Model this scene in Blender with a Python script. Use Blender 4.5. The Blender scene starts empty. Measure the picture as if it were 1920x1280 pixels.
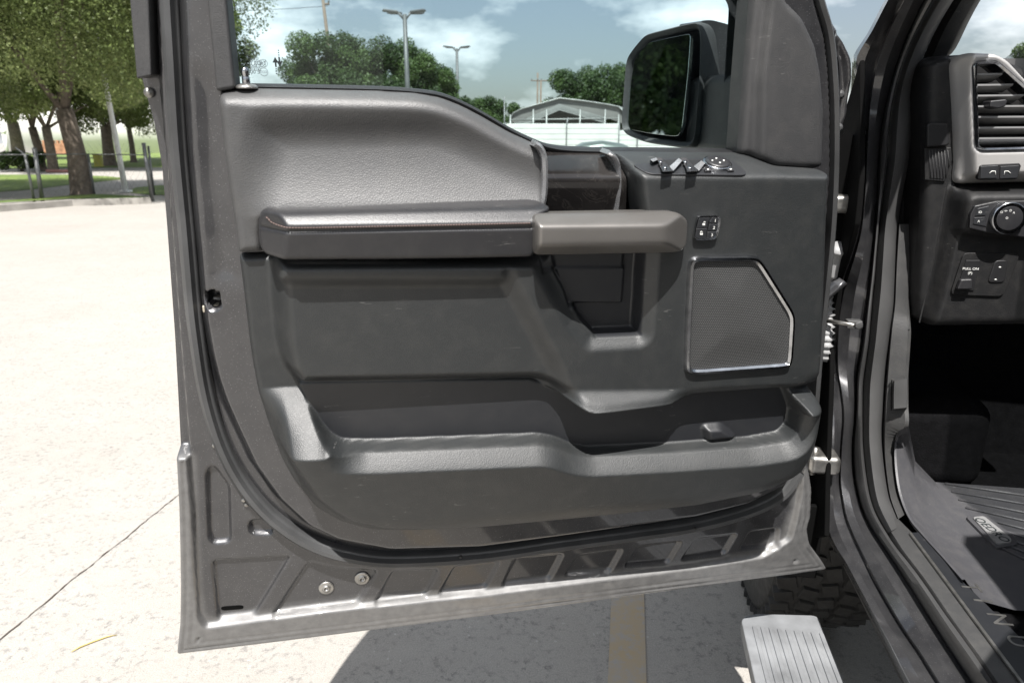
import bpy, bmesh, math, random
import numpy as np
from mathutils import Vector, Matrix

random.seed(7)
rng = np.random.default_rng(7)
SC = bpy.context.scene
COL = SC.collection
R = math.radians

# ------------------------------------------------------------------ camera
FPX, CX, CY = 1300.0, 960.0, 640.0
PITCH = R(16.1)
CAMZ = 1.36
cam = bpy.data.cameras.new('camera')
cam.sensor_width = 36.0
cam.lens = FPX / 1920 * 36.0
cam.clip_start, cam.clip_end = 0.02, 3000
cam.dof.use_dof = True
cam.dof.focus_distance = 1.2
cam.dof.aperture_fstop = 8.0
camo = bpy.data.objects.new('camera', cam)
camo.location = (0, 0, CAMZ)
camo.rotation_euler = (math.pi / 2 - PITCH, 0, 0)
COL.objects.link(camo)
SC.camera = camo

# ------------------------------------------------------------------ light
SUN_AZ = R(3.0)        # direction the light travels, measured from +Y towards +X
SUN_EL = R(60)
sd_ = Vector((math.sin(SUN_AZ) * math.cos(SUN_EL), math.cos(SUN_AZ) * math.cos(SUN_EL), -math.sin(SUN_EL)))
sun = bpy.data.lights.new('sun', 'SUN')
sun.energy = 5.0
sun.angle = R(0.5)
sun.color = (1.0, 0.97, 0.935)
suno = bpy.data.objects.new('sun', sun)
suno.rotation_euler = sd_.to_track_quat('-Z', 'Y').to_euler()
suno.location = (-2, -8, 14)
COL.objects.link(suno)

W = bpy.data.worlds.new('World')
SC.world = W
W.use_nodes = True
nt = W.node_tree
for n in list(nt.nodes):
    nt.nodes.remove(n)
out = nt.nodes.new('ShaderNodeOutputWorld')
bg = nt.nodes.new('ShaderNodeBackground')
sky = nt.nodes.new('ShaderNodeTexSky')
sky.sky_type = 'NISHITA'
sky.sun_disc = False
sky.sun_elevation = SUN_EL
sky.sun_rotation = math.atan2(-sd_.x, -sd_.y)
sky.air_density = 1.1
sky.dust_density = 2.5
bg.inputs[1].default_value = 0.052
tc = nt.nodes.new('ShaderNodeTexCoord')
mp = nt.nodes.new('ShaderNodeMapping')
mp.inputs['Scale'].default_value = (1.0, 1.0, 2.4)
mp.inputs['Location'].default_value = (0.15, 0.3, 0.2)
n1 = nt.nodes.new('ShaderNodeTexNoise')
n1.inputs['Scale'].default_value = 4.2
n1.inputs['Detail'].default_value = 8
n1.inputs['Roughness'].default_value = 0.55
rp = nt.nodes.new('ShaderNodeValToRGB')
rp.color_ramp.elements[0].position = 0.45
rp.color_ramp.elements[1].position = 0.66
rp.color_ramp.elements[0].color = (0.09, 0.09, 0.09, 1)
rp.color_ramp.elements[1].color = (0.85, 0.85, 0.85, 1)
mx = nt.nodes.new('ShaderNodeMix')
mx.data_type = 'RGBA'
mx.inputs[7].default_value = (17.0, 17.6, 17.8, 1)
nt.links.new(tc.outputs['Generated'], mp.inputs[0])
nt.links.new(mp.outputs[0], n1.inputs['Vector'])
nt.links.new(n1.outputs[0], rp.inputs[0])
nt.links.new(rp.outputs[0], mx.inputs[0])
nt.links.new(sky.outputs[0], mx.inputs[6])
nt.links.new(mx.outputs[2], bg.inputs[0])
nt.links.new(bg.outputs[0], out.inputs[0])

vs = SC.view_settings
vs.view_transform = 'Standard'
vs.look = 'None'
vs.exposure = 0.97
vs.gamma = 1.0
SC.cycles.max_bounces = 10
SC.cycles.transparent_max_bounces = 24
SC.cycles.use_denoising = True

# ------------------------------------------------------------------ frames
CP, SP = math.cos(PITCH), math.sin(PITCH)


def ray(px, py):
    x = (px - CX) / FPX
    y = (CY - py) / FPX
    return np.array((x, CP + y * SP, y * CP - SP))


CAM = np.array((0, 0, CAMZ))


class Frame:
    def __init__(s, o, eu, ev, ew):
        s.o, s.eu, s.ev, s.ew = [np.array(a, float) for a in (o, eu, ev, ew)]

    def pt(s, u, v, w):
        return s.o + s.eu * u + s.ev * v + s.ew * w

    def uv(s, px, py, w=0.0):
        d = ray(px, py)
        t = (np.dot(s.o - CAM, s.ew) + w) / np.dot(d, s.ew)
        p = CAM + d * t - s.o
        return (float(np.dot(p, s.eu)), float(np.dot(p, s.ev)))

    def at(s, px, py, w=0.0):
        u, v = s.uv(px, py, w)
        return s.pt(u, v, w)

    def plane(s, *pw):
        A, b = [], []
        for px, py, w in pw:
            u, v = s.uv(px, py, w)
            A.append((u, v, 1))
            b.append(w)
        k = np.linalg.lstsq(np.array(A), np.array(b), rcond=None)[0]
        return lambda U, V: k[0] * U + k[1] * V + k[2]

    def matrix(s, p, rot=0.0, mirror=False):
        c, n = math.cos(rot), math.sin(rot)
        x = s.eu * c + s.ev * n
        y = -s.eu * n + s.ev * c
        if mirror:
            x = -x
        m = Matrix.Identity(4)
        for i in range(3):
            m[i][0], m[i][1], m[i][2], m[i][3] = x[i], y[i], s.ew[i], p[i]
        return m


# door frame: u from latch edge to hinge edge, v up, w towards the cabin side of the door
LEAN = R(5)
eu = np.array((1.1106, 0.217, 0)); eu /= np.linalg.norm(eu)
ew0 = np.array((eu[1], -eu[0], 0))
ez = np.array((0, 0, 1.0))
ev = ez * math.cos(LEAN) + ew0 * math.sin(LEAN)
ew = ew0 * math.cos(LEAN) - ez * math.sin(LEAN)
corner = np.array((-0.5236, 0.911, 0.59))
DOOR = Frame(corner + ew * 0.015, eu, ev, ew)
# truck frames
ef = np.array((0.162, 0.987, 0)); ef /= np.linalg.norm(ef)
er = np.array((ef[1], -ef[0], 0))
SIDE = Frame((0, 0, 0), ef, ez, er)          # w = distance to the right of the camera line
DASH = Frame(ef * 1.50, er, ez, -ef)         # w = towards the rear of the truck


def TP(r, f, z):
    return er * r + ef * f + ez * z


def gpt(px, py, z=0.0):
    d = ray(px, py)
    t = (z - CAMZ) / d[2]
    return CAM + d * t


# ------------------------------------------------------------------ object helpers
def link(o, parent=None):
    COL.objects.link(o)
    if parent is not None:
        o.parent = parent
        if parent.type == 'EMPTY' and 'local' not in parent:
            o.matrix_parent_inverse = Matrix.Translation(-Vector(parent.location))
    return o


def tag(o, label=None, cat=None, group=None, kind=None):
    for k, v in (('label', label), ('category', cat), ('group', group), ('kind', kind)):
        if v:
            o[k] = v
    return o


def empty(name, loc, label=None, cat=None, group=None, rz=0, local=False):
    o = bpy.data.objects.new(name, None)
    o.location = [float(a) for a in loc]
    o.rotation_euler = (0, 0, rz)
    o.empty_display_size = 0.1
    if local:
        o['local'] = 1
    COL.objects.link(o)
    return tag(o, label, cat, group)


def mesh(name, verts, faces, mat, parent=None, smooth=True, bevel=0, seg=3, sub=0, auto=None, kind=None):
    me = bpy.data.meshes.new(name)
    me.from_pydata([tuple(map(float, v)) for v in verts], [], [tuple(f) for f in faces])
    me.validate()
    if mat:
        me.materials.append(mat)
    bm = bmesh.new(); bm.from_mesh(me)
    bmesh.ops.recalc_face_normals(bm, faces=bm.faces)
    if auto is not None:
        for e in bm.edges:
            if len(e.link_faces) == 2 and e.calc_face_angle(0) > R(auto):
                e.smooth = False
    bm.to_mesh(me); bm.free()
    if smooth:
        me.polygons.foreach_set('use_smooth', [True] * len(me.polygons))
    o = bpy.data.objects.new(name, me)
    if bevel:
        m = o.modifiers.new('bevel', 'BEVEL')
        m.width = bevel; m.segments = seg; m.limit_method = 'ANGLE'; m.angle_limit = R(25)
        m.harden_normals = True
    if sub:
        m = o.modifiers.new('sub', 'SUBSURF'); m.levels = m.render_levels = sub
    link(o, parent)
    if kind:
        o['kind'] = kind
    return o


class MB:
    """collects shapes into one mesh"""
    def __init__(s):
        s.v, s.f = [], []

    def add(s, verts, faces):
        k = len(s.v)
        s.v += [tuple(map(float, v)) for v in verts]
        s.f += [tuple(i + k for i in f) for f in faces]
        return s

    def box(s, c, sx, sy, sz, ax=None):
        c = np.array(c, float)
        a = [np.array((1, 0, 0.)), np.array((0, 1, 0.)), ez] if ax is None else ax
        vs_ = [c + a[0] * sx * i / 2 + a[1] * sy * j / 2 + a[2] * sz * k / 2
               for i in (-1, 1) for j in (-1, 1) for k in (-1, 1)]
        return s.add(vs_, [(0, 1, 3, 2), (4, 6, 7, 5), (0, 4, 5, 1), (2, 3, 7, 6), (0, 2, 6, 4), (1, 5, 7, 3)])

    def tube(s, pts, rad, n=10, cap=True, up=None):
        pts = [np.array(p, float) for p in pts]
        rr = rad if hasattr(rad, '__len__') else [rad] * len(pts)
        rings = []
        prev = None
        for i, p in enumerate(pts):
            t = pts[min(i + 1, len(pts) - 1)] - pts[max(i - 1, 0)]
            t = t / (np.linalg.norm(t) + 1e-12)
            a = prev if prev is not None else (np.array((0, 0, 1.)) if abs(t[2]) < .9 else np.array((1., 0, 0)))
            b = a - t * np.dot(a, t)
            b /= np.linalg.norm(b) + 1e-12
            prev = b
            c = np.cross(t, b)
            rings.append([p + (b * math.cos(q) + c * math.sin(q)) * rr[i] for q in [2 * math.pi * k / n for k in range(n)]])
        v = [q for r_ in rings for q in r_]
        f = [(i * n + k, i * n + (k + 1) % n, (i + 1) * n + (k + 1) % n, (i + 1) * n + k)
             for i in range(len(pts) - 1) for k in range(n)]
        if cap:
            f += [tuple(range(n - 1, -1, -1)), tuple((len(pts) - 1) * n + k for k in range(n))]
        return s.add(v, f)

    def lathe(s, c, axis, prof, n=24, a0=None):
        axis = np.array(axis, float); axis /= np.linalg.norm(axis)
        a = np.array((0, 0, 1.)) if abs(axis[2]) < .9 else np.array((1., 0, 0))
        b = a - axis * np.dot(a, axis); b /= np.linalg.norm(b)
        c2 = np.cross(axis, b)
        c = np.array(c, float)
        v, f = [], []
        for r_, h in prof:
            for k in range(n):
                q = 2 * math.pi * k / n
                v.append(c + axis * h + (b * math.cos(q) + c2 * math.sin(q)) * r_)
        for i in range(len(prof) - 1):
            for k in range(n):
                f.append((i * n + k, i * n + (k + 1) % n, (i + 1) * n + (k + 1) % n, (i + 1) * n + k))
        f.append(tuple(range(n)))
        f.append(tuple((len(prof) - 1) * n + k for k in range(n)))
        return s.add(v, f)

    def build(s, name, mat, parent=None, **k):
        return mesh(name, s.v, s.f, mat, parent, **k)


def rounded(P, r):
    P = np.array(P, float); n = len(P); o = []
    for i in range(n):
        a, b, c = P[i - 1], P[i], P[(i + 1) % n]
        la, lc = np.linalg.norm(a - b), np.linalg.norm(c - b)
        p = b + (a - b) / (la + 1e-12) * min(r, .46 * la); q = b + (c - b) / (lc + 1e-12) * min(r, .46 * lc)
        for t in (0, .25, .5, .75, 1):
            o.append((1 - t) ** 2 * p + 2 * t * (1 - t) * b + t * t * q)
    return np.array(o)


def chaikin(P, n=1, closed=True):
    P = np.array(P, float)
    if closed:
        return rounded(P, .008 * n) if n else P
    for _ in range(n):
        Q = np.roll(P, -1, 0) if closed else P[1:]
        A = P if closed else P[:-1]
        X = np.empty((2 * len(A), P.shape[1]))
        X[0::2] = A * .75 + Q * .25
        X[1::2] = A * .25 + Q * .75
        P = X if closed else np.vstack([P[:1], X, P[-1:]])
    return P


def spline(P, n):
    """catmull-rom through P, resampled to n points evenly by arc length"""
    P = np.array(P, float)
    E = np.vstack([2 * P[0] - P[1], P, 2 * P[-1] - P[-2]])
    o = []
    for i in range(1, len(E) - 2):
        for t in np.linspace(0, 1, 12, endpoint=False):
            a, b, c, d = E[i - 1], E[i], E[i + 1], E[i + 2]
            o.append(.5 * (2 * b + (c - a) * t + (2 * a - 5 * b + 4 * c - d) * t * t + (3 * b - a - 3 * c + d) * t ** 3))
    o.append(P[-1])
    o = np.array(o)
    L = np.concatenate([[0], np.cumsum(np.linalg.norm(np.diff(o, axis=0), axis=1))])
    q = np.linspace(0, L[-1], n)
    return np.stack([np.interp(q, L, o[:, k]) for k in range(o.shape[1])], 1)


def sdf(P, U, V):
    P = np.asarray(P); Q = np.roll(P, -1, 0)
    d2 = np.full(U.shape, 1e9); ins = np.zeros(U.shape, bool)
    for (ax, ay), (bx, by) in zip(P, Q):
        ex, ey = bx - ax, by - ay
        t = np.clip(((U - ax) * ex + (V - ay) * ey) / (ex * ex + ey * ey + 1e-15), 0, 1)
        d2 = np.minimum(d2, (U - ax - t * ex) ** 2 + (V - ay - t * ey) ** 2)
        if ay != by:
            ins ^= ((ay > V) != (by > V)) & (U < (bx - ax) * (V - ay) / (by - ay) + ax)
    return np.where(ins, -1, 1) * np.sqrt(d2)


def sstep(a, b, x):
    t = np.clip((x - a) / (b - a + 1e-12), 0, 1)
    return t * t * (3 - 2 * t)


class HF:
    """a relief: one sheet of real depth over an outline in a frame's plane"""
    def __init__(s, fr, outline, wref=0.0, res=.0025, holes=(), sm=1, base=0.0):
        s.fr = fr; s.res = res
        P = chaikin([fr.uv(p[0], p[1], p[2] if len(p) > 2 else wref) for p in outline], sm)
        lo, hi = P.min(0) - 2 * res, P.max(0) + 2 * res
        us = np.arange(lo[0], hi[0], res); vs_ = np.arange(lo[1], hi[1], res)
        U, V = np.meshgrid(us, vs_, indexing='ij')
        sd = sdf(P, U, V)
        for h in holes:
            sd = np.maximum(sd, -sdf(chaikin([fr.uv(*p, wref) for p in h], sm), U, V))
        gu, gv = np.gradient(sd, res)
        ok = sd < 0
        s.cell = ok[:-1, :-1] | ok[1:, :-1] | ok[:-1, 1:] | ok[1:, 1:]
        used = np.zeros(sd.shape, bool)
        used[:-1, :-1] |= s.cell; used[1:, :-1] |= s.cell; used[:-1, 1:] |= s.cell; used[1:, 1:] |= s.cell
        k = sd > 0
        U = np.where(k, U - gu * sd, U); V = np.where(k, V - gv * sd, V)
        s.idx = -np.ones(sd.shape, int); s.idx[used] = np.arange(used.sum())
        s.U, s.V, s.sd = U[used], V[used], np.minimum(sd[used], 0)
        s.H = np.full(s.U.shape, float(base))

    def mask(s, pts, wref, b, bi=None, sm=1, off=0.0):
        bi = b if bi is None else bi
        P = chaikin([s.fr.uv(*p, wref) for p in pts], sm)
        mg = max(b + off, 0) + .002
        lo, hi = P.min(0) - mg, P.max(0) + mg
        k = (s.U > lo[0]) & (s.U < hi[0]) & (s.V > lo[1]) & (s.V < hi[1])
        m = np.zeros(s.U.shape)
        m[k] = 1 - sstep(-bi, b, sdf(P, s.U[k], s.V[k]) - off)
        return m

    def set(s, pts, w, b=.005, bi=None, wref=None, sm=1, off=0.0, mode=None):
        wr = wref if wref is not None else w
        m = s.mask(pts, wr, b, bi, sm, off)
        val = w(s.U, s.V) if callable(w) else w
        s.H += (val - s.H) * m

    def add(s, pts, dw, b=.005, bi=None, wref=0.0, sm=1, off=0.0):
        s.H += dw * s.mask(pts, wref, b, bi, sm, off)

    def roll(s, Rr, D):
        x = np.clip((s.sd + Rr) / Rr, 0, 1)
        s.H -= D * (1 - np.sqrt(np.clip(1 - x * x, 0, 1)))

    def build(s, name, mat, parent, rim=.01, flip=False):
        fr = s.fr
        X = fr.o + np.outer(s.U, fr.eu) + np.outer(s.V, fr.ev) + np.outer(s.H, fr.ew)
        I = s.idx; c = s.cell
        F = np.stack([I[:-1, :-1][c], I[1:, :-1][c], I[1:, 1:][c], I[:-1, 1:][c]], 1)
        n0 = len(X)
        if rim:
            E = np.concatenate([F[:, [0, 1]], F[:, [1, 2]], F[:, [2, 3]], F[:, [3, 0]]])
            key = np.sort(E, 1); key = key[:, 0] * (n0 + 1) + key[:, 1]
            _, inv, cnt = np.unique(key, return_inverse=True, return_counts=True)
            B = E[cnt[inv] == 1]
            bv = np.unique(B)
            mp_ = -np.ones(n0, int); mp_[bv] = np.arange(len(bv))
            X = np.concatenate([X, X[bv], X[bv] - (ew0 if fr is DOOR else fr.ew) * rim])
            a, b = mp_[B[:, 0]], mp_[B[:, 1]]
            F = np.concatenate([F, np.stack([n0 + b, n0 + a, n0 + len(bv) + a, n0 + len(bv) + b], 1)])
        me = bpy.data.meshes.new(name)
        me.vertices.add(len(X)); me.vertices.foreach_set('co', X.astype(np.float32).ravel())
        me.loops.add(F.size); me.loops.foreach_set('vertex_index', F.astype(np.int32).ravel())
        me.polygons.add(len(F))
        me.polygons.foreach_set('loop_start', np.arange(0, F.size, 4, dtype=np.int32))
        me.polygons.foreach_set('use_smooth', np.ones(len(F), bool))
        me.update(calc_edges=True)
        me.materials.append(mat)
        o = bpy.data.objects.new(name, me)
        return link(o, parent)


def plate(name, fr, pts, w0, w1, mat, parent=None, bevel=.001, sm=0, wref=None, inset=0, seg=2):
    """solid of an outline: wall from w0 to w1, front face optionally smaller"""
    wr = w1 if wref is None else wref
    P = np.array([fr.uv(*p, wr) for p in pts])
    if sm:
        P = chaikin(P, sm)
    n = len(P)
    v = [fr.pt(u, q, w0) for u, q in P]
    f = [tuple(range(n))[::-1]]
    if inset:
        c = P.mean(0)
        A = np.sum(P[:, 0] * np.roll(P[:, 1], -1) - np.roll(P[:, 0], -1) * P[:, 1])
        e = np.roll(P, -1, 0) - P; e /= np.linalg.norm(e, axis=1)[:, None] + 1e-12
        nn = np.stack([-e[:, 1], e[:, 0]], 1) * (1 if A > 0 else -1)
        pn = np.roll(nn, 1, 0); k = 1 + np.sum(nn * pn, 1)
        Q = P + (nn + pn) / np.maximum(k, .3)[:, None] * inset
        v += [fr.pt(u, q, w1 - inset) for u, q in P] + [fr.pt(u, q, w1) for u, q in Q]
        f += [tuple(range(2 * n, 3 * n))]
        lv = 2
    else:
        v += [fr.pt(u, q, w1) for u, q in P]
        f += [tuple(range(n, 2 * n))]
        lv = 1
    for L in range(lv):
        f += [(L * n + i, L * n + (i + 1) % n, (L + 1) * n + (i + 1) % n, (L + 1) * n + i) for i in range(n)]
    return mesh(name, v, f, mat, parent, bevel=bevel, seg=seg, auto=30)


def sweep(name, fr, pts, wref, prof, mat, parent=None, closed=False, n=None, sm=2, auto=40):
    """profile [(side, w)...] swept along a line in the frame's plane"""
    P = np.array([fr.uv(*p, wref) for p in pts])
    if closed:
        P = chaikin(P, sm)
    else:
        P = spline(P, n or max(40, 8 * len(pts)))
    m = len(P); k = len(prof)
    if closed:
        T = np.roll(P, -1, 0) - np.roll(P, 1, 0)
    else:
        T = np.gradient(P, axis=0)
    T /= np.linalg.norm(T, axis=1)[:, None] + 1e-12
    Nn = np.stack([-T[:, 1], T[:, 0]], 1)
    v = [fr.pt(*(P[i] + Nn[i] * a), w) for i in range(m) for a, w in prof]
    f = []
    for i in range(m if closed else m - 1):
        j = (i + 1) % m
        for q in range(k):
            q2 = (q + 1) % k
            f.append((i * k + q, j * k + q, j * k + q2, i * k + q2))
    if not closed:
        f += [tuple(range(k)), tuple((m - 1) * k + q for q in range(k))]
    return mesh(name, v, f, mat, parent, auto=auto)


def loft(name, lines, mat, parent, n=90, auto=35, closed=False, th=0):
    L = [spline(l, n) for l in lines]
    v = [p for l in L for p in l]
    f = [(i * n + k, (i + 1) * n + k, (i + 1) * n + k + 1, i * n + k + 1) for i in range(len(L) - 1) for k in range(n - 1)]
    o = mesh(name, v, f, mat, parent, auto=auto)
    if th:
        m = o.modifiers.new('solid', 'SOLIDIFY'); m.thickness = th; m.offset = 0
    return o


def text(name, fr, px, py, w, body, size, mat, parent, rot=0, mirror=False, ext=.0002, p=None, sx=1.0):
    cu = bpy.data.curves.new(name, 'FONT')
    cu.body = body; cu.size = size; cu.extrude = ext
    cu.align_x = 'CENTER'; cu.align_y = 'CENTER'
    cu.materials.append(mat)
    o = bpy.data.objects.new(name, cu)
    link(o, parent)
    pp = fr.at(px, py, w) if p is None else p
    m = fr.matrix(pp, rot, mirror) @ Matrix.Diagonal((sx, 1, 1, 1))
    o.matrix_parent_inverse = Matrix.Identity(4)
    if parent is not None and parent.type == 'EMPTY':
        o.matrix_parent_inverse = Matrix.Translation(-Vector(parent.location))
    o.matrix_basis = m
    return o


# ------------------------------------------------------------------ materials
class Mat:
    def __init__(s, name):
        s.m = bpy.data.materials.new(name); s.m.use_nodes = True
        s.nt = s.m.node_tree; s.n = s.nt.nodes; s.l = s.nt.links
        s.b = s.n['Principled BSDF']; s.out = s.n['Material Output']
        s.co = s.n.new('ShaderNodeTexCoord')

    def i(s, k, v):
        s.b.inputs[k].default_value = v; return s

    def node(s, t, **kw):
        n = s.n.new(t)
        for k, v in kw.items():
            n.inputs[k].default_value = v
        return n

    def noise(s, scale, detail=4, rough=.5, vec=None):
        n = s.node('ShaderNodeTexNoise', Scale=scale, Detail=detail, Roughness=rough)
        s.l.new(vec or s.co.outputs['Object'], n.inputs['Vector'])
        return n.outputs[0]

    def vor(s, scale, feature='F1', rnd=1.0, vec=None, outp=0):
        n = s.n.new('ShaderNodeTexVoronoi'); n.feature = feature
        n.inputs['Scale'].default_value = scale; n.inputs['Randomness'].default_value = rnd
        s.l.new(vec or s.co.outputs['Object'], n.inputs['Vector'])
        return n.outputs[outp]

    def ramp(s, fac, stops):
        n = s.n.new('ShaderNodeValToRGB'); e = n.color_ramp.elements
        while len(e) < len(stops):
            e.new(.5)
        for k, (p, c) in enumerate(stops):
            e[k].position = p
            e[k].color = tuple(c) + (1,) if hasattr(c, '__len__') else (c, c, c, 1)
        s.l.new(fac, n.inputs[0])
        return n.outputs[0]

    def mix(s, fac, a, b, mode='MIX'):
        n = s.n.new('ShaderNodeMix'); n.data_type = 'RGBA'; n.blend_type = mode
        for k, x in ((0, fac), (6, a), (7, b)):
            if isinstance(x, bpy.types.NodeSocket):
                s.l.new(x, n.inputs[k])
            elif hasattr(x, '__len__'):
                n.inputs[k].default_value = tuple(x) + (1,) if len(x) == 3 else x
            else:
                n.inputs[k].default_value = x if k == 0 else (x, x, x, 1)
        return n.outputs[2]

    def math(s, op, a, b=0.0):
        n = s.n.new('ShaderNodeMath'); n.operation = op
        for k, x in ((0, a), (1, b)):
            if isinstance(x, bpy.types.NodeSocket):
                s.l.new(x, n.inputs[k])
            else:
                n.inputs[k].default_value = x
        return n.outputs[0]

    def to(s, k, sock):
        s.l.new(sock, s.b.inputs[k]); return s

    def bump(s, h, strength=.3, dist=.001, chain=None):
        n = s.node('ShaderNodeBump', Strength=strength, Distance=dist)
        s.l.new(h, n.inputs['Height'])
        if chain is not None:
            s.l.new(chain, n.inputs['Normal'])
        s.l.new(n.outputs[0], s.b.inputs['Normal'])
        return n.outputs[0]


def simple(name, col, rough=.5, metal=0.0, spec=.5, coat=0.0, var=.15, vs_=6.0, bump=0, bs=200):
    M = Mat(name)
    M.i('Roughness', rough).i('Metallic', metal).i('Specular IOR Level', spec).i('Coat Weight', coat).i('Coat Roughness', .08)
    nz = M.noise(vs_, 5)
    a = [c * (1 - var) for c in col]; b = [min(1, c * (1 + var)) for c in col]
    M.to('Base Color', M.ramp(nz, [(.3, a), (.7, b)]))
    M.to('Roughness', M.ramp(M.noise(vs_ * 3, 4), [(.3, rough * .85), (.7, min(1, rough * 1.15))]))
    if bump:
        M.bump(M.noise(bs, 3), bump, .002)
    return M.m


def leather(name, col, rough=.5, grain=.45, scale=420, dust=.0, spec=.7):
    M = Mat(name)
    M.i('Specular IOR Level', spec)
    nz = M.noise(3, 3)
    sc = M.noise(38, 6, .65)
    base = M.ramp(nz, [(.3, [c * .95 for c in col]), (.7, [c * 1.05 for c in col])])
    specks = M.ramp(M.vor(240, outp=1), [(.0, 0), (.985, 0), (.99, 1)])
    spm = M.math('MULTIPLY', specks, M.ramp(M.vor(900), [(.12, 1), (.2, 0)]))
    c2 = M.mix(M.math('MULTIPLY', M.ramp(sc, [(.45, 0), (.75, 1)]), dust), base, (.30, .28, .25))
    c3 = M.mix(M.math('MULTIPLY', spm, .2), c2, (.4, .39, .37))
    # hairline scuffs
    wv = M.n.new('ShaderNodeMapping'); wv.inputs['Scale'].default_value = (14, 14, 90); wv.inputs['Rotation'].default_value = (.3, .5, .4)
    M.l.new(M.co.outputs['Object'], wv.inputs[0])
    hs = M.math('MULTIPLY', M.ramp(M.noise(3.2, 2, .4, wv.outputs[0]), [(.70, 0), (.73, 1), (.75, 0)]), M.ramp(M.noise(9, 2), [(.52, 0), (.7, .26)]))
    M.to('Base Color', M.mix(hs, c3, (.45, .44, .42)))
    M.to('Roughness', M.ramp(M.noise(5, 3), [(.3, rough * .95), (.7, rough * 1.05)]))
    v = M.vor(scale, 'DISTANCE_TO_EDGE')
    h = M.math('ADD', M.ramp(v, [(0, 0), (.35, 1)]), M.math('MULTIPLY', M.noise(scale * .6, 2, .5), 1.2))
    M.bump(h, grain, .001)
    return M.m


def paint(name, col=(.040, .040, .043), dust=.16, dcol=(.15, .145, .14), rough=.27, flake=1.0, seed=0.0):
    M = Mat(name)
    fl = M.vor(1250, outp=1)
    f1 = M.ramp(fl, [(0, .0), (.86, .05), (.96, 1)])
    base = M.mix(M.math('MULTIPLY', f1, .38 * flake), col, (.42, .42, .44))
    dn = M.noise(26, 7, .6)
    dm = M.ramp(dn, [(.35, 0), (.8, 1)])
    c = M.mix(M.math('MULTIPLY', dm, dust), base, dcol)
    at = M.n.new('ShaderNodeAttribute'); at.attribute_name = 'dust'
    g = M.math('MULTIPLY', at.outputs['Fac'], M.ramp(M.noise(70, 6, .6), [(.25, .5), (.7, .9)]))
    c = M.mix(g, c, (.19, .188, .185))
    M.to('Base Color', c)
    M.i('Metallic', .5).i('Coat Weight', 1.0).i('Coat Roughness', .05)
    M.to('Roughness', M.math('ADD', M.ramp(dn, [(.3, rough), (.8, min(1, rough + .25))]), M.math('MULTIPLY', g, .25)))
    M.bump(M.noise(6, 2), .03, .01)
    return M.m


m_paint = paint('dark_metallic_paint')
m_sill = paint('dusty_sill_paint', dust=.24, rough=.32)
m_vinyl = leather('grained_vinyl', (.050, .050, .0505), .53, .17, 380, .04, .8)
m_plastic = leather('grained_black_plastic', (.0140, .0158, .0165), .52, .15, 400, .03, .7)
m_smooth = leather('smooth_black_plastic', (.011, .012, .0145), .48, .10, 600, .015)
m_sail = leather('matte_charcoal_plastic', (.026, .026, .027), .6, .3, 800, .05)
m_leather = leather('black_leather', (.018, .018, .020), .40, .10, 600, .03, .6)
m_dusty = leather('dusty_black_plastic', (.042, .042, .042), .5, .2, 330, .07)
m_rubber = simple('black_rubber', (.060, .061, .062), .42, var=.25, vs_=14)
m_rubber2 = simple('worn_grey_rubber', (.062, .062, .062), .48, var=.12, vs_=10)
m_blackgap = simple('black_plastic', (.008, .008, .009), .55)
m_dark = leather('dark_dashboard', (.009, .009, .0095), .55, .2, 400, .04, .35)
m_handle = simple('satin_bronze_grey', (.140, .133, .125), .38, .5, vs_=9, var=.08, bump=.02)
m_silver = simple('satin_silver', (.42, .41, .40), .40, .35, vs_=9, var=.06)
m_void = simple('matt_black', (.004, .004, .004), .95, 0, .05)
m_chrome = simple('chrome', (.44, .45, .47), .17, 1.0, vs_=60, var=.25)
m_steel = simple('dull_steel', (.36, .35, .33), .38, .9, vs_=40, var=.3)
m_alu = simple('weathered_aluminium', (.215, .222, .23), .6, .25, vs_=14, var=.28, bump=.15, bs=120)
m_beige = simple('dusty_body_metal', (.30, .27, .23), .5, .3, vs_=20, var=.3)
m_white = simple('white_print', (.75, .75, .72), .5)
m_print = simple('black_print', (.012, .018, .02), .5)
m_strip = simple('satin_chrome', (.46, .46, .47), .28, .75, vs_=40, var=.2)
m_cream = simple('zinc_plated_steel', (.52, .47, .38), .45, .4)
m_facet = simple('satin_grey_plastic', (.22, .22, .22), .4)
m_wire = simple('galvanised_steel', (.17, .175, .175), .5, .6, vs_=5)


def m_gloss_():
    M = Mat('scratched_gloss_black')
    M.i('Roughness', .12).i('Coat Weight', .3)
    d = M.noise(16, 8, .6)
    d.node.inputs['Distortion'].default_value = 2.5
    st = M.ramp(d, [(.493, 0), (.502, 1), (.512, .0)])
    hz = M.ramp(M.noise(7, 4), [(.42, 0), (.7, 1)])
    k = M.math('ADD', M.math('MULTIPLY', st, .06), M.math('MULTIPLY', hz, .06))
    M.to('Base Color', M.mix(k, (.012, .011, .011), (.40, .36, .32)))
    M.to('Roughness', M.ramp(hz, [(0, .12), (1, .42)]))
    return M.m


m_gloss = m_gloss_()


def m_lip_():
    M = Mat('dusty_lip_paint')
    a = M.noise(22, 8, .65)
    b = M.noise(120, 4, .6)
    c = M.mix(M.ramp(a, [(.3, 0), (.65, 1)]), (.10, .098, .095), (.40, .385, .36))
    M.to('Base Color', M.mix(M.ramp(b, [(.35, .35), (.65, 0)]), c, (.06, .06, .06)))
    M.to('Roughness', M.ramp(a, [(.3, .3), (.7, .6)])).i('Metallic', .3).i('Coat Weight', .25)
    return M.m


m_lip = m_lip_()


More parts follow.
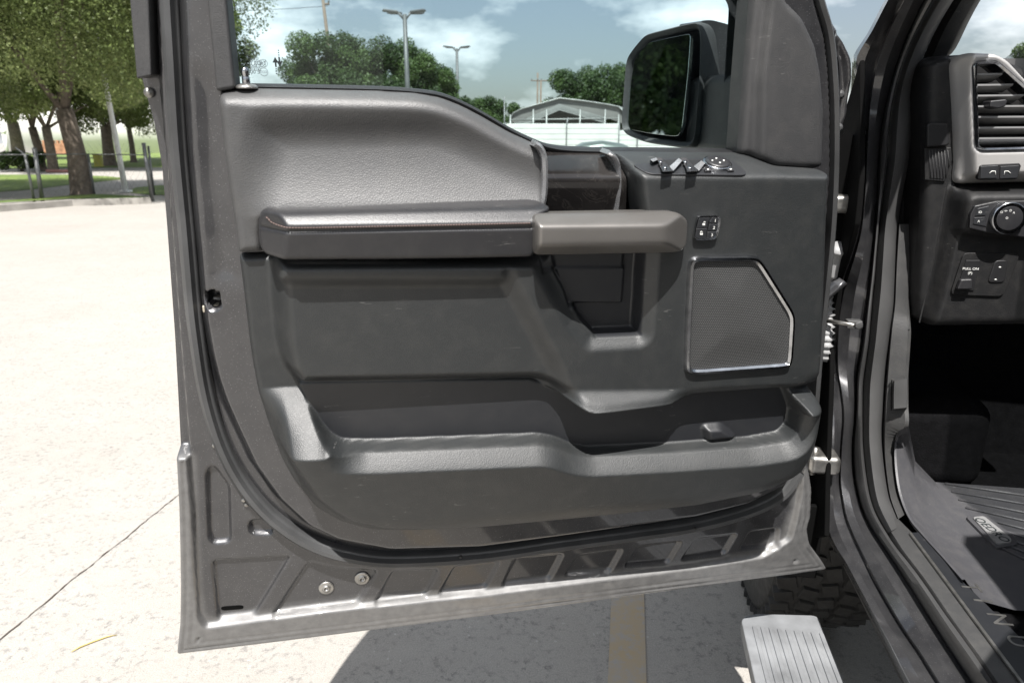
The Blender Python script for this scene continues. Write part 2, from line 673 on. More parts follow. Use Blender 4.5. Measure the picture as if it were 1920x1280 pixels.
def m_grille_():
    M = Mat('perforated_grille')
    mp_ = M.n.new('ShaderNodeMapping'); mp_.vector_type = 'POINT'
    # object space -> door plane (u, v) by dot products
    du = M.n.new('ShaderNodeVectorMath'); du.operation = 'DOT_PRODUCT'; du.inputs[1].default_value = tuple(DOOR.eu)
    dv = M.n.new('ShaderNodeVectorMath'); dv.operation = 'DOT_PRODUCT'; dv.inputs[1].default_value = tuple(DOOR.ev)
    for d in (du, dv):
        M.l.new(M.co.outputs['Object'], d.inputs[0])
    S = .0027
    x = M.math('DIVIDE', du.outputs['Value'], S)
    y = M.math('DIVIDE', dv.outputs['Value'], S * .866)
    row = M.math('FLOOR', y)
    sh = M.math('MULTIPLY', M.math('MODULO', M.math('ABSOLUTE', row), 2.0), .5)
    fx = M.math('SUBTRACT', M.math('FRACT', M.math('ADD', x, sh)), .5)
    fy = M.math('MULTIPLY', M.math('SUBTRACT', M.math('FRACT', y), .5), .866)
    r2 = M.math('SQRT', M.math('ADD', M.math('MULTIPLY', fx, fx), M.math('MULTIPLY', fy, fy)))
    hole = M.ramp(r2, [(.30, 0), (.38, 1)])
    M.to('Base Color', M.mix(hole, (.004, .004, .004), (.074, .075, .075)))
    M.to('Roughness', M.ramp(hole, [(0, .9), (1, .42)])).i('Specular IOR Level', .4)
    M.bump(hole, .5, .0006)
    return M.m


m_grille = m_grille_()


def m_ground_():
    M = Mat('concrete_ground')
    a = M.noise(.5, 6, .6); b = M.noise(14, 8, .65); c = M.noise(90, 6, .7); d = M.noise(4, 5, .7)
    base = M.mix(M.ramp(a, [(.3, 0), (.7, 1)]), (.305, .288, .262), (.350, .333, .305))
    base = M.mix(M.ramp(b, [(.35, .0), (.75, .45)]), base, (.385, .365, .335))
    c3 = M.noise(46, 8, .75)
    e = M.noise(9, 6, .65)
    pit = M.math('MULTIPLY', M.ramp(c3, [(.40, 1), (.49, 0)]), M.ramp(e, [(.40, .08), (.58, 1)]))
    base = M.mix(M.math('MULTIPLY', pit, .52), base, (.08, .08, .085))
    st1 = M.ramp(M.noise(1.7, 7, .65), [(.38, .0), (.7, .16)])
    base = M.mix(st1, base, (.24, .205, .165))
    gr = M.ramp(M.noise(260, 4, .7), [(.3, .75), (.7, 1.2)])
    base = M.mix(1.0, base, gr, 'MULTIPLY')
    sp = M.ramp(M.vor(170, outp=1), [(0, 0), (.93, 0), (.97, 1)])
    base = M.mix(M.math('MULTIPLY', sp, .25), base, (.75, .73, .7))
    M.to('Base Color', base); M.i('Roughness', .85).i('Specular IOR Level', .3)
    M.bump(c, .35, .004)
    return M.m


m_ground = m_ground_()


def m_grass_():
    M = Mat('lawn')
    a = M.noise(1.2, 6, .6); b = M.noise(25, 5, .7)
    c = M.mix(M.ramp(a, [(.35, 0), (.65, 1)]), (.09, .15, .03), (.20, .26, .06))
    M.to('Base Color', M.mix(M.ramp(b, [(.3, .6), (.6, 0)]), c, (.04, .07, .015)))
    M.i('Roughness', .8)
    M.bump(b, .8, .05)
    return M.m


m_grass = m_grass_()


def m_leaf_(name, c1, c2, c3):
    M = Mat(name)
    at = M.n.new('ShaderNodeAttribute'); at.attribute_name = 'tint'
    c = M.ramp(at.outputs['Fac'], [(0, c1), (.55, c2), (1, c3)])
    M.to('Base Color', c); M.i('Roughness', .5).i('Specular IOR Level', .35)
    tr = M.n.new('ShaderNodeBsdfTranslucent'); M.l.new(c, tr.inputs[0])
    mxs = M.n.new('ShaderNodeMixShader'); mxs.inputs[0].default_value = .28
    M.l.new(M.b.outputs[0], mxs.inputs[1]); M.l.new(tr.outputs[0], mxs.inputs[2])
    M.l.new(mxs.outputs[0], M.out.inputs[0])
    return M.m


m_leaf_oak = m_leaf_('oak_leaves', (.048, .070, .018), (.125, .165, .048), (.29, .33, .135))
m_leaf_dark = m_leaf_('dark_leaves', (.018, .036, .009), (.036, .068, .016), (.075, .12, .03))


def m_bark_():
    M = Mat('bark')
    a = M.noise(7, 8, .7)
    M.to('Base Color', M.ramp(a, [(.3, (.07, .055, .042)), (.7, (.20, .165, .13))])); M.i('Roughness', .9)
    M.bump(M.noise(18, 6, .7), .8, .04)
    return M.m


m_bark = m_bark_()


def m_glass_(name, tint, refl=1.0, rough=0.0):
    M = Mat(name)
    t = M.n.new('ShaderNodeBsdfTransparent'); t.inputs[0].default_value = tint + (1,)
    g = M.n.new('ShaderNodeBsdfGlossy'); g.inputs[0].default_value = (.9, .95, .95, 1); g.inputs['Roughness'].default_value = rough
    fr = M.n.new('ShaderNodeFresnel'); fr.inputs[0].default_value = 1.5
    mxs = M.n.new('ShaderNodeMixShader')
    M.l.new(M.math('MULTIPLY', fr.outputs[0], refl), mxs.inputs[0])
    M.l.new(t.outputs[0], mxs.inputs[1]); M.l.new(g.outputs[0], mxs.inputs[2])
    M.l.new(mxs.outputs[0], M.out.inputs[0])
    return M.m


m_glass = m_glass_('green_tinted_glass', (.90, .965, .97), .42)
m_wind = m_glass_('windscreen_glass', (.93, .96, .96), .5)
m_mirror = simple('mirror', (.66, .70, .68), .02, 1.0, var=.02)

# ================================================================== GROUND AND SETTING
S = 400
gm = mesh('ground', [(-S, -S, 0), (S, -S, 0), (S, S, 0), (-S, S, 0)], [(0, 1, 2, 3)], m_ground, kind='structure')

# ================================================================== TRUCK
truck = empty('pickup_truck', TP(1.4, 0.6, 0), 'dark metallic grey pickup truck with its front door swung wide open', 'truck')

# ------------------------------------------------------------------ door shell
outl = [(205, -330), (225, -150), (241, 0), (254, 147), (263, 180), (277, 227), (293, 313), (303, 427), (319, 640),
        (327, 780), (332, 873), (336, 949), (338, 1031), (339, 1103), (338, 1168), (333, 1215), (332, 1225), (345, 1223),
        (600, 1192), (900, 1154), (1230, 1109), (1530, 1069), (1550, 1066), (1540, 1050), (1517, 1019), (1512, 991), (1519, 967), (1521, 916),
        (1514, 871), (1520, 800), (1532, 640), (1548, 450), (1560, 380), (1575, 275), (1592, 220), (1600, 150), (1598, 110),
        (1583, 76), (1554, 31), (1532, 3), (1440, -150), (1324, -330)]
hole = [(378, -270), (405, 0), (425, 190), (440, 230), (900, 262), (1000, 320), (1400, 330), (1425, 0), (1330, -150), (1230, -270)]
outl2 = [(p[0], p[1], -.055 if (p[0] > 1500 and p[1] < 800) else (-.027 if p[1] > 865 else -.03)) for p in outl]
sh = HF(DOOR, outl2, -.015, .0025, [hole], sm=1, base=-.055)
# outer lip along the bottom and lower latch side, catching the sun
sh.set([(250, 860), (362, 860), (372, 1000), (380, 1160), (700, 1120), (1100, 1080), (1300, 1060), (1440, 1030), (1490, 990), (1500, 900), (1500, 700),
        (1600, 700), (1700, 1200), (200, 1330)], -.024, .006, wref=-.018)
# rearmost step of the latch side
P1 = [(300, -400), (283, -100), (291, 100), (296, 170), (307, 300), (318, 430), (334, 640), (346, 780), (355, 880), (362, 950), (368, 1080), (372, 1150), (385, 1172),
      (600, 1142), (900, 1112), (1100, 1086), (1300, 1062), (1430, 1040), (1480, 1008), (1497, 940), (1503, 880), (1510, 700), (1640, 420), (1640, -400)]
sh.set(P1, -.034, .003, .0035, wref=-.03)
P2 = [(325, -400), (322, -100), (335, 0), (342, 150), (352, 300), (362, 400), (372, 500), (381, 600), (392, 660), (404, 710), (420, 755), (440, 800), (473, 870), (520, 935),
      (575, 985), (632, 1012), (731, 1031), (900, 1026), (1050, 1006), (1162, 990), (1300, 970), (1400, 945), (1470, 910), (1497, 860), (1515, 700), (1545, 420), (1700, 420), (1700, -400)]
sh.set(P2, 0.0, .010, .012, wref=-.01)
# concave channel beside the latch-side trim
sh.add([(372, 140), (408, 170), (425, 330), (445, 520), (400, 520), (376, 330)], -.006, .024)
sh.set([(1495, -140), (1531, 0), (1548, 60), (1556, 130), (1560, 220), (1559, 330), (1553, 410), (1545, 480), (1680, 480), (1680, -160)], -.055, .003, wref=0)
sh.add([(1572, 60), (1590, 110), (1596, 170), (1590, 230), (1574, 280), (1570, 180)], -.012, .008, wref=-.055)
EMB = [[(387, 884), (394, 873), (404, 876), (430, 912), (433, 1015), (399, 1019), (391, 1005)],
       [(466, 976), (498, 973), (514, 996), (505, 1002), (470, 1000)],
       [(398, 1050), (545, 1042), (478, 1152), (408, 1160)],
       [(578, 1052), (630, 1064), (708, 1070), (672, 1130), (510, 1153)],
       [(737, 1069), (823, 1068), (798, 1117), (702, 1130)],
       [(852, 1062), (938, 1053), (912, 1102), (822, 1114)],
       [(967, 1046), (1056, 1039), (1031, 1087), (941, 1098)],
       [(1084, 1041), (1168, 1030), (1144, 1073), (1057, 1080)],
       [(1196, 1026), (1279, 1015), (1254, 1056), (1170, 1063)],
       [(1305, 1011), (1382, 1001), (1359, 1039), (1277, 1050)],
       [(1406, 997), (1462, 989), (1457, 1024), (1387, 1031)]]
for e in EMB:
    sh.add(e, -.0075, .003, .004, wref=-.034, sm=1)
sh.add([(381, 548), (410, 545), (414, 580), (387, 582)], -.05, .0012, wref=0, sm=1)
sh.add([(366, 1205), (372, 1204), (372, 1211), (366, 1212)], -.004, .001, wref=-.014, sm=0)
sh.add([(1494, 1056), (1502, 1055), (1502, 1061), (1494, 1062)], -.004, .001, wref=-.014, sm=0)
k_ = (sh.V < DOOR.uv(340, 870, -.015)[1])
sh.H -= .0022 * k_ * np.clip(1 - np.abs(sh.sd + .0085) / .0022, 0, 1)
sh.H -= .0012 * k_ * np.clip(1 - np.abs(sh.sd + .019) / .003, 0, 1)
sh.roll(.004, .0035)
door = sh.build('door', m_paint, truck, rim=.045)
# road dust on the lip, as a mask with its own outline
lipP = [(250, 860), (358, 860), (364, 1000), (370, 1120), (378, 1165), (395, 1172), (600, 1143), (900, 1113), (1100, 1087), (1300, 1063), (1425, 1043), (1472, 1012),
        (1492, 960), (1500, 880), (1600, 880), (1700, 1200), (200, 1330)]
dm_ = sh.mask(lipP, -.02, .010, .006)
dv = np.zeros(len(door.data.vertices), np.float32); dv[:len(dm_)] = dm_
at = door.data.attributes.new('dust', 'FLOAT', 'POINT'); at.data.foreach_set('value', dv)

# outer skin behind the inner sheet
osk = HF(DOOR, [(p[0], p[1]) for p in outl], -.015, .005, [hole], sm=1, base=-.10)
osk.H -= .03 * np.sin(np.clip(osk.V / .8, 0, 1) * math.pi)
sk = osk.build('door_skin', m_paint, door, rim=0)
rimw = sweep('door_edge', DOOR, outl, -.03, [(0, -.056), (.003, -.056), (.003, -.10), (0, -.10)], m_paint, door, closed=True, sm=1)

# weatherstrip of the door
seal_path = [(300, -330), (310, -150), (316, 0), (322, 100), (331, 250), (340, 350), (347, 420), (354, 500), (361, 580), (370, 650), (380, 715), (394, 775),
             (414, 835), (440, 888), (475, 938), (520, 982), (580, 1020), (650, 1043), (740, 1053), (900, 1044), (1050, 1023), (1200, 1003), (1300, 988), (1400, 962), (1465, 930), (1500, 885)]
prof = [(-.011, -.036), (-.011, -.026), (-.008, -.016), (-.003, -.011), (.003, -.012), (.006, -.020), (.008, -.021), (.0095, -.024), (.0095, -.036)]
sweep('door_seal', DOOR, seal_path, -.02, prof, m_rubber, door, n=160)
hp = [(1500, -140), (1536, 0), (1553, 60), (1561, 130), (1565, 220), (1564, 330), (1558, 440), (1546, 560), (1534, 680), (1527, 770), (1518, 850)]
sweep('hinge_side_seal', DOOR, hp, 0, [(-.004, -.03), (-.004, .006), (.0, .010), (.005, .004), (.006, -.062)], m_rubber, door, n=90)
# black strip at the top of the latch side
plate('edge_strip', DOOR, [(205, -330), (245, -330), (279, 0), (284, 142), (256, 148), (243, 0)], -.06, -.018, m_sail, door, bevel=.002)
# black inner frame of the window on the latch side
plate('window_channel', DOOR, [(372, -300), (392, -300), (425, 0), (441, 166), (405, 172), (388, 0)], -.03, .012, m_sail, door, bevel=.004, seg=3)
plate('window_header', DOOR, [(205, -345), (1310, -345), (1350, -280), (372, -280), (372, -300), (210, -300)], -.06, .01, m_sail, door, bevel=.006)

# glass
def glass_plate(name, fr, pts, w0, w1, mat, parent):
    return plate(name, fr, pts, w0, w1, mat, parent, bevel=0)
g = glass_plate('window_glass', DOOR, [(372, -310), (400, 0), (420, 190), (900, 300), (1000, 340), (1420, 340), (1450, -20), (1330, -300)], -.0385, -.035, m_glass, door)

# belt seal along the glass
belt = [(425, 166), (470, 163.5), (700, 168), (790, 174), (830, 181), (870, 197), (910, 218), (960, 247), (1005, 268), (1030, 277), (1070, 282), (1150, 284), (1280, 285), (1400, 287)]
sweep('belt_seal', DOOR, belt, -.015, [(-.004, -.034), (-.004, -.008), (.0005, -.004), (.003, -.010), (.004, -.034)], m_blackgap, door, n=80)

# ------------------------------------------------------------------ upper trim
up_out = [(407, 178), (416, 171), (445, 168.5), (470, 166), (700, 170.5), (780, 175), (830, 184), (870, 200), (910, 221), (960, 250), (1005, 270), (1017, 277),
          (1022, 300), (1023, 350), (1020, 390), (900, 400), (500, 405), (497, 474), (452, 476), (445, 474), (438, 420), (428, 360), (418, 290), (410, 220)]
ut = HF(DOOR, up_out, .02, .0022, sm=1, base=.028)
rec = [(486, 250), (496, 234), (520, 227), (800, 224), (840, 231), (890, 256), (960, 300), (1005, 330), (1040, 350), (1040, 420), (486, 420)]
ramp_p = DOOR.plane((700, 232, -.016), (900, 232, -.016), (700, 385, .030))
lowp = DOOR.plane((700, 300, -.012), (900, 300, -.012), (700, 385, .034))
ut.set(rec, lambda U, V: .011 + .029 * np.clip((ramp_p(U, V) + .016) / .046, 0, 1.1) ** 1.8, .024, .034, wref=.015, sm=3)
top = DOOR.plane((500, 192, .028), (800, 196, .028), (500, 168, -.004))
ut.add([(380, 150), (1060, 150), (1060, 285), (1000, 278), (940, 250), (880, 216), (830, 196), (780, 186), (600, 181), (470, 180), (440, 176), (400, 176)], -.014, .014, .010, wref=.02, sm=2)
ut.roll(.012, .022)
ut.build('upper_trim', m_vinyl, door, rim=.02)

# lock pin
lp = DOOR.at(463, 166, .004)
MB().lathe(lp, ev, [(.0125, 0), (.0125, .002), (.010, .004), (.0055, .005)]).build('lock_pin_collar', m_steel, door)
MB().lathe(lp, ev, [(.0045, .0), (.0045, .012), (.0036, .0135), (.0045, .015), (.0046, .020), (.0036, .0225), (.0012, .0235)]).build('lock_pin', m_chrome, door)

# gloss piece between the vinyl and the switch panel
gp = [(1012, 272), (1030, 279), (1070, 284.5), (1110, 286), (1148, 286), (1162, 300), (1168, 340), (1172, 420), (1010, 420), (1020, 385), (1022, 320)]
gl = HF(DOOR, gp, .02, .003, sm=1, base=.020)
gtop = DOOR.plane((1040, 332, .038), (1140, 332, .038), (1040, 282, -.01))
gbot = DOOR.plane((1040, 332, .038), (1140, 332, .038), (1040, 400, .026))
gl.H = -np.log(np.exp(-gtop(gl.U, gl.V) * 250) + np.exp(-gbot(gl.U, gl.V) * 250)) / 250
gl.build('gloss_trim', m_gloss, door, rim=.02)
cp_ = [(1003, 269), (1013, 277), (1020, 295), (1022, 330), (1021, 360), (1017, 388)]
sweep('chrome_strip', DOOR, cp_, .034, [(-.004, .01), (-.0035, .036), (0, .040), (.0035, .036), (.004, .01)], m_strip, door, n=40)
cp_ = [(1140, 285), (1152, 295), (1159, 312), (1161, 345), (1158, 375), (1154, 405)]
sweep('chrome_strip', DOOR, cp_, .030, [(-.003, .0), (-.0028, .032), (0, .038), (.0028, .032), (.003, .0)], m_strip, door, n=40)

# ------------------------------------------------------------------ lower trim panel
tp_out = [(444, 477), (497, 474), (540, 470), (1010, 470), (1020, 420), (1175, 410), (1165, 330), (1158, 296), (1150, 286), (1280, 287.5), (1395, 288), (1450, 311, .035), (1546, 319, .055), (1546, 335, .062), (1541, 500, .062),
          (1536, 640, .062), (1531, 712, .062), (1529, 790, .055), (1524, 835, .05), (1510, 872, .045), (1482, 900, .04), (1420, 930, .04), (1300, 956, .036), (1150, 975, .034), (1060, 984, .032), (900, 1002, .03), (790, 1010, .028), (700, 1008, .026), (640, 990, .022), (592, 955),
          (550, 902), (527, 862), (510, 817), (495, 776), (482, 742), (472, 692), (464, 640), (456, 570)]
tp = HF(DOOR, tp_out, .012, .0017, sm=1, base=.015)
# bulged body
tp.set([(518, 440), (521, 560), (528, 640), (538, 692), (562, 722), (1000, 712), (1045, 728), (1085, 744), (1235, 734), (1290, 724), (1480, 716), (1540, 712), (1640, 700), (1640, 250), (1000, 250)],
       .064, .016, .020, wref=.05)
Rg = [(1178, 240), (1186, 330), (1192, 420), (960, 440), (942, 490), (945, 512), (1040, 690), (1050, 722), (1082, 752), (1118, 757), (1235, 748), (1280, 737), (1480, 728), (1540, 724), (1680, 712), (1680, 240)]
tp.set(Rg, .078, .014, .016, wref=.065)
tp.set([(518, 420), (975, 420), (948, 520), (925, 527), (522, 527)], .079, .011, .012, wref=.065)
# handle bay
bay = [(1022, 440), (1030, 492), (1086, 594), (1114, 627), (1195, 623), (1204, 470), (1206, 440)]
tp.set(bay, .066, .012, .012, off=.014, wref=.075, sm=0)
tp.set(bay, .040, .0025, .0035, wref=.06, sm=0)
tp.set([(1010, 400), (1030, 492), (1058, 545), (1160, 540), (1168, 470), (1168, 400)], .046, .002, wref=.04, sm=0)
tp.set([(1010, 400), (1060, 566), (1165, 566), (1170, 500), (1010, 500)], .050, .002, wref=.045, sm=0)
# front of the map pocket
Fr = [(478, 690), (494, 722), (534, 800), (585, 880), (645, 944), (720, 975), (850, 982), (960, 970), (1060, 958), (1150, 952), (1300, 930), (1430, 900), (1488, 866), (1512, 810), (1514, 728),
      (1470, 728), (1470, 700), (540, 700), (520, 690)]
fw = DOOR.plane((700, 862, .091), (1200, 870, .091), (700, 985, .056))
V_A, V_B, U_A = DOOR.uv(500, 730, .02)[1], DOOR.uv(560, 872, .07)[1], DOOR.uv(610, 760, .03)[0]
tp.set([(462, 716), (480, 700), (520, 690), (562, 742), (1470, 732), (1560, 722), (1560, 812), (1520, 890), (1430, 960), (1300, 990), (1150, 1010), (1060, 1020), (960, 1030), (850, 1040), (720, 1035), (640, 1015), (568, 960), (510, 860), (478, 760)],
       lambda U, V: np.minimum(fw(U, V), .014 + .092 * np.clip((V_A - V) / (V_A - V_B), 0, 1.2) + np.clip((U - U_A) * .8, 0, .1)), .010, .030, wref=.07)
pk = [(553, 728), (562, 747), (577, 772), (599, 806), (618, 828), (640, 838), (700, 838), (850, 831), (1012, 823), (1040, 828), (1075, 842), (1105, 847), (1250, 838), (1400, 826), (1462, 814), (1480, 795), (1486, 765), (1476, 736), (1468, 722), (1290, 730), (1240, 742), (1090, 752), (1045, 735), (1000, 718)]
mlow = tp.mask([(430, 728), (560, 745), (1000, 735), (1045, 760), (1090, 785), (1240, 775), (1290, 762), (1470, 752), (1640, 755), (1640, 1100), (430, 1100)], .05, .004)
sdp = sdf(rounded([DOOR.uv(*p, .056) for p in pk], .012), tp.U, tp.V)
tp.H -= .030 * np.clip(1 - sdp / .026, 0, 1) ** 1.1 * mlow * sstep(.046, .082, tp.H) * sstep(DOOR.uv(590, 830, .06)[0], DOOR.uv(690, 830, .06)[0], tp.U)
tp.set(pk, DOOR.plane((640, 790, .034), (640, 760, .034), (1400, 780, .045)), .0022, .0026, wref=.054, sm=1)
# little divider at the hinge end of the pocket
tp.set([(1316, 797), (1350, 794), (1378, 818), (1322, 824)], .057, .004, .008, wref=.045)
# sloping switch ledge at the top
led = DOOR.plane((1220, 331, .080), (1500, 331, .080), (1300, 286, .018))
k = tp.V > DOOR.uv(1300, 345, .07)[1]
k &= tp.U > DOOR.uv(1150, 300, .05)[0]
sm_min = -np.log(np.exp(-tp.H * 200) + np.exp(-led(tp.U, tp.V) * 200)) / 200
tp.H = np.where(k, sm_min, tp.H)
x_ = np.clip((tp.sd + .060) / .060, 0, 1); lowk = sstep(V_A + .01, V_A - .05, tp.V) if False else 1 - sstep(V_A - .06, V_A + .0, tp.V)
tp.H -= lowk * np.minimum(.070, np.maximum(tp.H - .004, 0)) * (1 - np.sqrt(np.clip(1 - x_ ** 2.2, 0, 1)))
x_ = np.clip((tp.sd + .010) / .010, 0, 1)
tp.H -= (1 - lowk) * .024 * (1 - np.sqrt(np.clip(1 - x_ * x_, 0, 1)))
trim = tp.build('door_trim', m_plastic, door, rim=.02)
trim.data.materials.append(m_smooth)
cen = np.zeros(len(trim.data.polygons) * 3, np.float32); trim.data.polygons.foreach_get('center', cen)
cen = cen.reshape(-1, 3) - DOOR.o; cu_, cv_ = cen @ DOOR.eu, cen @ DOOR.ev
mi = np.zeros(len(trim.data.polygons), np.int32)
for pp, w_, smv, of in ((pk, .054, 1, -.0032), (bay, .05, 0, -.001)):
    mi[sdf(chaikin([DOOR.uv(*p, w_) for p in pp], smv), cu_, cv_) < of] = 1
trim.data.polygons.foreach_set('material_index', mi)

# ------------------------------------------------------------------ armrest
ar_out = [(484, 432, .045), (486, 405, .045), (493, 392, .048), (505, 387, .05), (700, 383, .052), (1000, 377, .052), (1018, 379, .052), (1026, 387, .06), (1020, 398), (1003, 405), (1000, 440), (1000, 470), (994, 482, .085), (760, 486, .085), (540, 487, .085), (498, 474, .05), (487, 460, .045)]
ar = HF(DOOR, ar_out, .075, .002, sm=1, base=.0)
fr_ = DOOR.plane((600, 432, .097), (900, 428, .097), (600, 486, .093))
bev = DOOR.plane((600, 425, .099), (900, 421, .099), (600, 394, .083))
tpl = DOOR.plane((600, 394, .083), (900, 390, .083), (600, 385, .060))
lft = DOOR.plane((537, 430, .097), (537, 470, .097), (486, 430, .055))
lf2 = DOOR.plane((537, 394, .083), (537, 425, .096), (500, 390, .050))
st = np.stack([fr_(ar.U, ar.V), bev(ar.U, ar.V), tpl(ar.U, ar.V), lft(ar.U, ar.V)])
ar.H = -np.log(np.exp(-st * 700).sum(0)) / 700
ar.set([(470, 436), (540, 431), (1010, 424), (1010, 427), (540, 435), (470, 440)], lambda U, V: ar.H - .0035, .002, .001, wref=.095, sm=0)
ar.roll(.006, .010)
ar.build('armrest', m_leather, door, rim=.016)
stc = MB()
pts = spline([DOOR.uv(*p, .098) for p in [(492, 417), (534, 427), (760, 423.5), (995, 418.5)]], 96)
def arw(u, v):
    a = np.array([fr_(u, v), bev(u, v), lft(u, v)])
    return float(-np.log(np.exp(-a * 700).sum()) / 700)
for i in range(len(pts) - 1):
    a = pts[i] + (pts[i + 1] - pts[i]) * .12; b = pts[i + 1] - (pts[i + 1] - pts[i]) * .12
    a3 = DOOR.pt(*a, arw(*a) + .0006); b3 = DOOR.pt(*b, arw(*b) + .0006)
    stc.tube([a3, (a3 + b3) / 2 + ew * .0008, b3], .0009, 6)
m_thread = simple('brown_thread', (.11, .078, .07), .7)
stc.build('armrest_stitching', m_thread, door)

# ------------------------------------------------------------------ pull handle
ho = [(994, 404), (1000, 399), (1010, 397.5), (1240, 394), (1262, 394), (1284, 410), (1286, 420), (1284, 455), (1272, 466), (1250, 470), (1010, 474), (1001, 473), (996, 467)]
ph = HF(DOOR, ho, .085, .0018, sm=1, base=.0)
st = np.stack([DOOR.plane((1020, 440, .122), (1260, 440, .122), (1100, 460, .122))(ph.U, ph.V),
               DOOR.plane((1050, 424, .122), (1250, 422, .122), (1100, 397, .096))(ph.U, ph.V),
               DOOR.plane((1050, 460, .122), (1250, 457, .122), (1100, 474, .102))(ph.U, ph.V),
               DOOR.plane((1012, 430, .122), (1012, 460, .122), (995, 440, .102))(ph.U, ph.V),
               DOOR.plane((1250, 430, .122), (1250, 457, .122), (1285, 440, .096))(ph.U, ph.V)])
ph.H = -np.log(np.exp(-st * 420).sum(0)) / 420
ph.roll(.003, .003)
ph.build('pull_handle', m_handle, door, rim=.03)

# ------------------------------------------------------------------ speaker
sp = [(1296, 486), (1306, 481), (1410, 480), (1424, 485), (1487, 585), (1489, 600), (1484, 680), (1476, 688), (1300, 701), (1286, 697), (1282, 686), (1291, 496)]
spi = [(1301, 492), (1308, 488), (1408, 487), (1419, 491), (1479, 587), (1481, 602), (1476, 676), (1470, 681), (1302, 693), (1293, 689), (1291, 682), (1298, 497)]
wsp = .079
sg = HF(DOOR, spi, wsp, .004, sm=1, base=wsp + .001)
sg.H += .004 * sstep(-.05, -.0, -sg.sd * -1 + 0) * 0 + .005 * sstep(0, .06, -sg.sd)
sg.build('speaker_grille', m_grille, door, rim=.008)
sweep('speaker_bezel', DOOR, [((a[0] + b[0]) / 2, (a[1] + b[1]) / 2) for a, b in zip(sp, spi)], wsp, [(-.0042, wsp - .006), (-.0042, wsp + .003), (-.0015, wsp + .0062), (.0018, wsp + .0055), (.0042, wsp + .001), (.0042, wsp - .006)],
      m_chrome, door, closed=True, sm=2)

# ------------------------------------------------------------------ lock and memory switch
def zz(reg, sc, pts):
    return [(reg[0] + x / sc, reg[1] + y / sc) for x, y in pts]
LB = lambda pts: zz((1280, 390), 16, pts)
plate('switch_surround', DOOR, LB([(480, 245), (1050, 235), (1125, 300), (1110, 520), (1040, 830), (960, 930), (700, 960), (400, 960), (345, 870), (390, 620), (450, 330)]), .07, .0815, m_chrome, door, bevel=.0012, sm=1)
sweep('switch_rim', DOOR, LB([(480, 245), (1050, 235), (1125, 300), (1110, 520), (1040, 830), (960, 930), (700, 960), (400, 960), (345, 870), (390, 620), (450, 330)]), .0835, [(-.0004, .080), (-.0004, .0838), (.0003, .0840), (.0006, .083), (.0006, .080)], m_chrome, door, closed=True, sm=1)
for pts in ([(520, 285), (820, 285), (830, 330), (780, 400), (745, 590), (430, 590), (480, 340)],
            [(425, 612), (740, 612), (715, 800), (715, 925), (430, 925), (375, 870)],
            [(865, 285), (1050, 285), (1095, 320), (1080, 462), (815, 462), (815, 420), (860, 340)],
            [(810, 485), (1076, 485), (1040, 685), (780, 685)],
            [(765, 715), (1035, 715), (1005, 830), (940, 905), (740, 920)]):
    plate('lock_button' if pts[0][0] < 600 else 'memory_button', DOOR, LB(pts), .075, .0832, m_smooth, door, bevel=.0008)
wl = .0834
for t_, (x, y), s_ in (('1', (980, 385), .0055), ('2', (940, 597), .0055), ('3', (880, 812), .0055)):
    q = LB([(x, y)])[0]
    text('button_number', DOOR, q[0], q[1], wl, t_, s_, m_white, door, ext=.0001)
for (x, y, op) in ((632, 470, 1), (562, 760, 0)):
    b = MB()
    bx = LB([(x - 42, y - 10), (x + 42, y - 10), (x + 38, y + 45), (x - 42, y + 45)])
    q = [DOOR.at(*p, wl) for p in bx]
    cxy = np.mean(q, 0)
    b.add([p for p in q] + [p + ew * .0002 for p in q], [(0, 1, 2, 3), (4, 5, 6, 7)])
    arc = LB([(x - 26 + (30 if op else 0), y - 12), (x - 26 + (30 if op else 0), y - 45), (x + (28 if op else 0), y - 62), (x + 26 + (22 if op else 0), y - 45), (x + 26 + (22 if op else 0), y - 12 + (0 if not op else -18))])
    b.tube([DOOR.at(*p, wl) for p in arc], .0004, 6)
    b.build('lock_symbol', m_white, door)

# ------------------------------------------------------------------ window switches
lw = lambda U, V: led(U, V)
def onled(px, py, dw=0.0):
    d = ray(px, py)
    # intersect the ray with the sloping ledge plane by fixed point
    w = .05
    for _ in range(30):
        u, v = DOOR.uv(px, py, w)
        w = float(led(u, v)) + dw
    return DOOR.pt(*DOOR.uv(px, py, w), w)
WZ = lambda pts: zz((1180, 270), 8, pts)
a = np.cross(onled(1300, 300) - onled(1250, 300), onled(1250, 300) - onled(1250, 320))
LN = a / np.linalg.norm(a)
if np.dot(LN, ew) < 0:
    LN = -LN
LX = onled(1320, 310) - onled(1220, 310); LX /= np.linalg.norm(LX)
LY = np.cross(LN, LX)
LED = Frame(onled(1290, 308), LX, LY, LN)
bz = WZ([(60, 290), (330, 285), (420, 208), (1470, 208), (1620, 290), (1760, 425), (1740, 462), (300, 448), (100, 345)])
plate('switch_panel', LED, bz, -.004, .0012, m_smooth, door, bevel=.0008, sm=1)
plate('switch_well', LED, WZ([(500, 236), (790, 236), (640, 400), (590, 330)]), .0, .0016, m_blackgap, door, bevel=.0002)
plate('switch_well', LED, WZ([(870, 240), (1080, 240), (1000, 320), (950, 330)]), .0, .0016, m_blackgap, door, bevel=.0002)


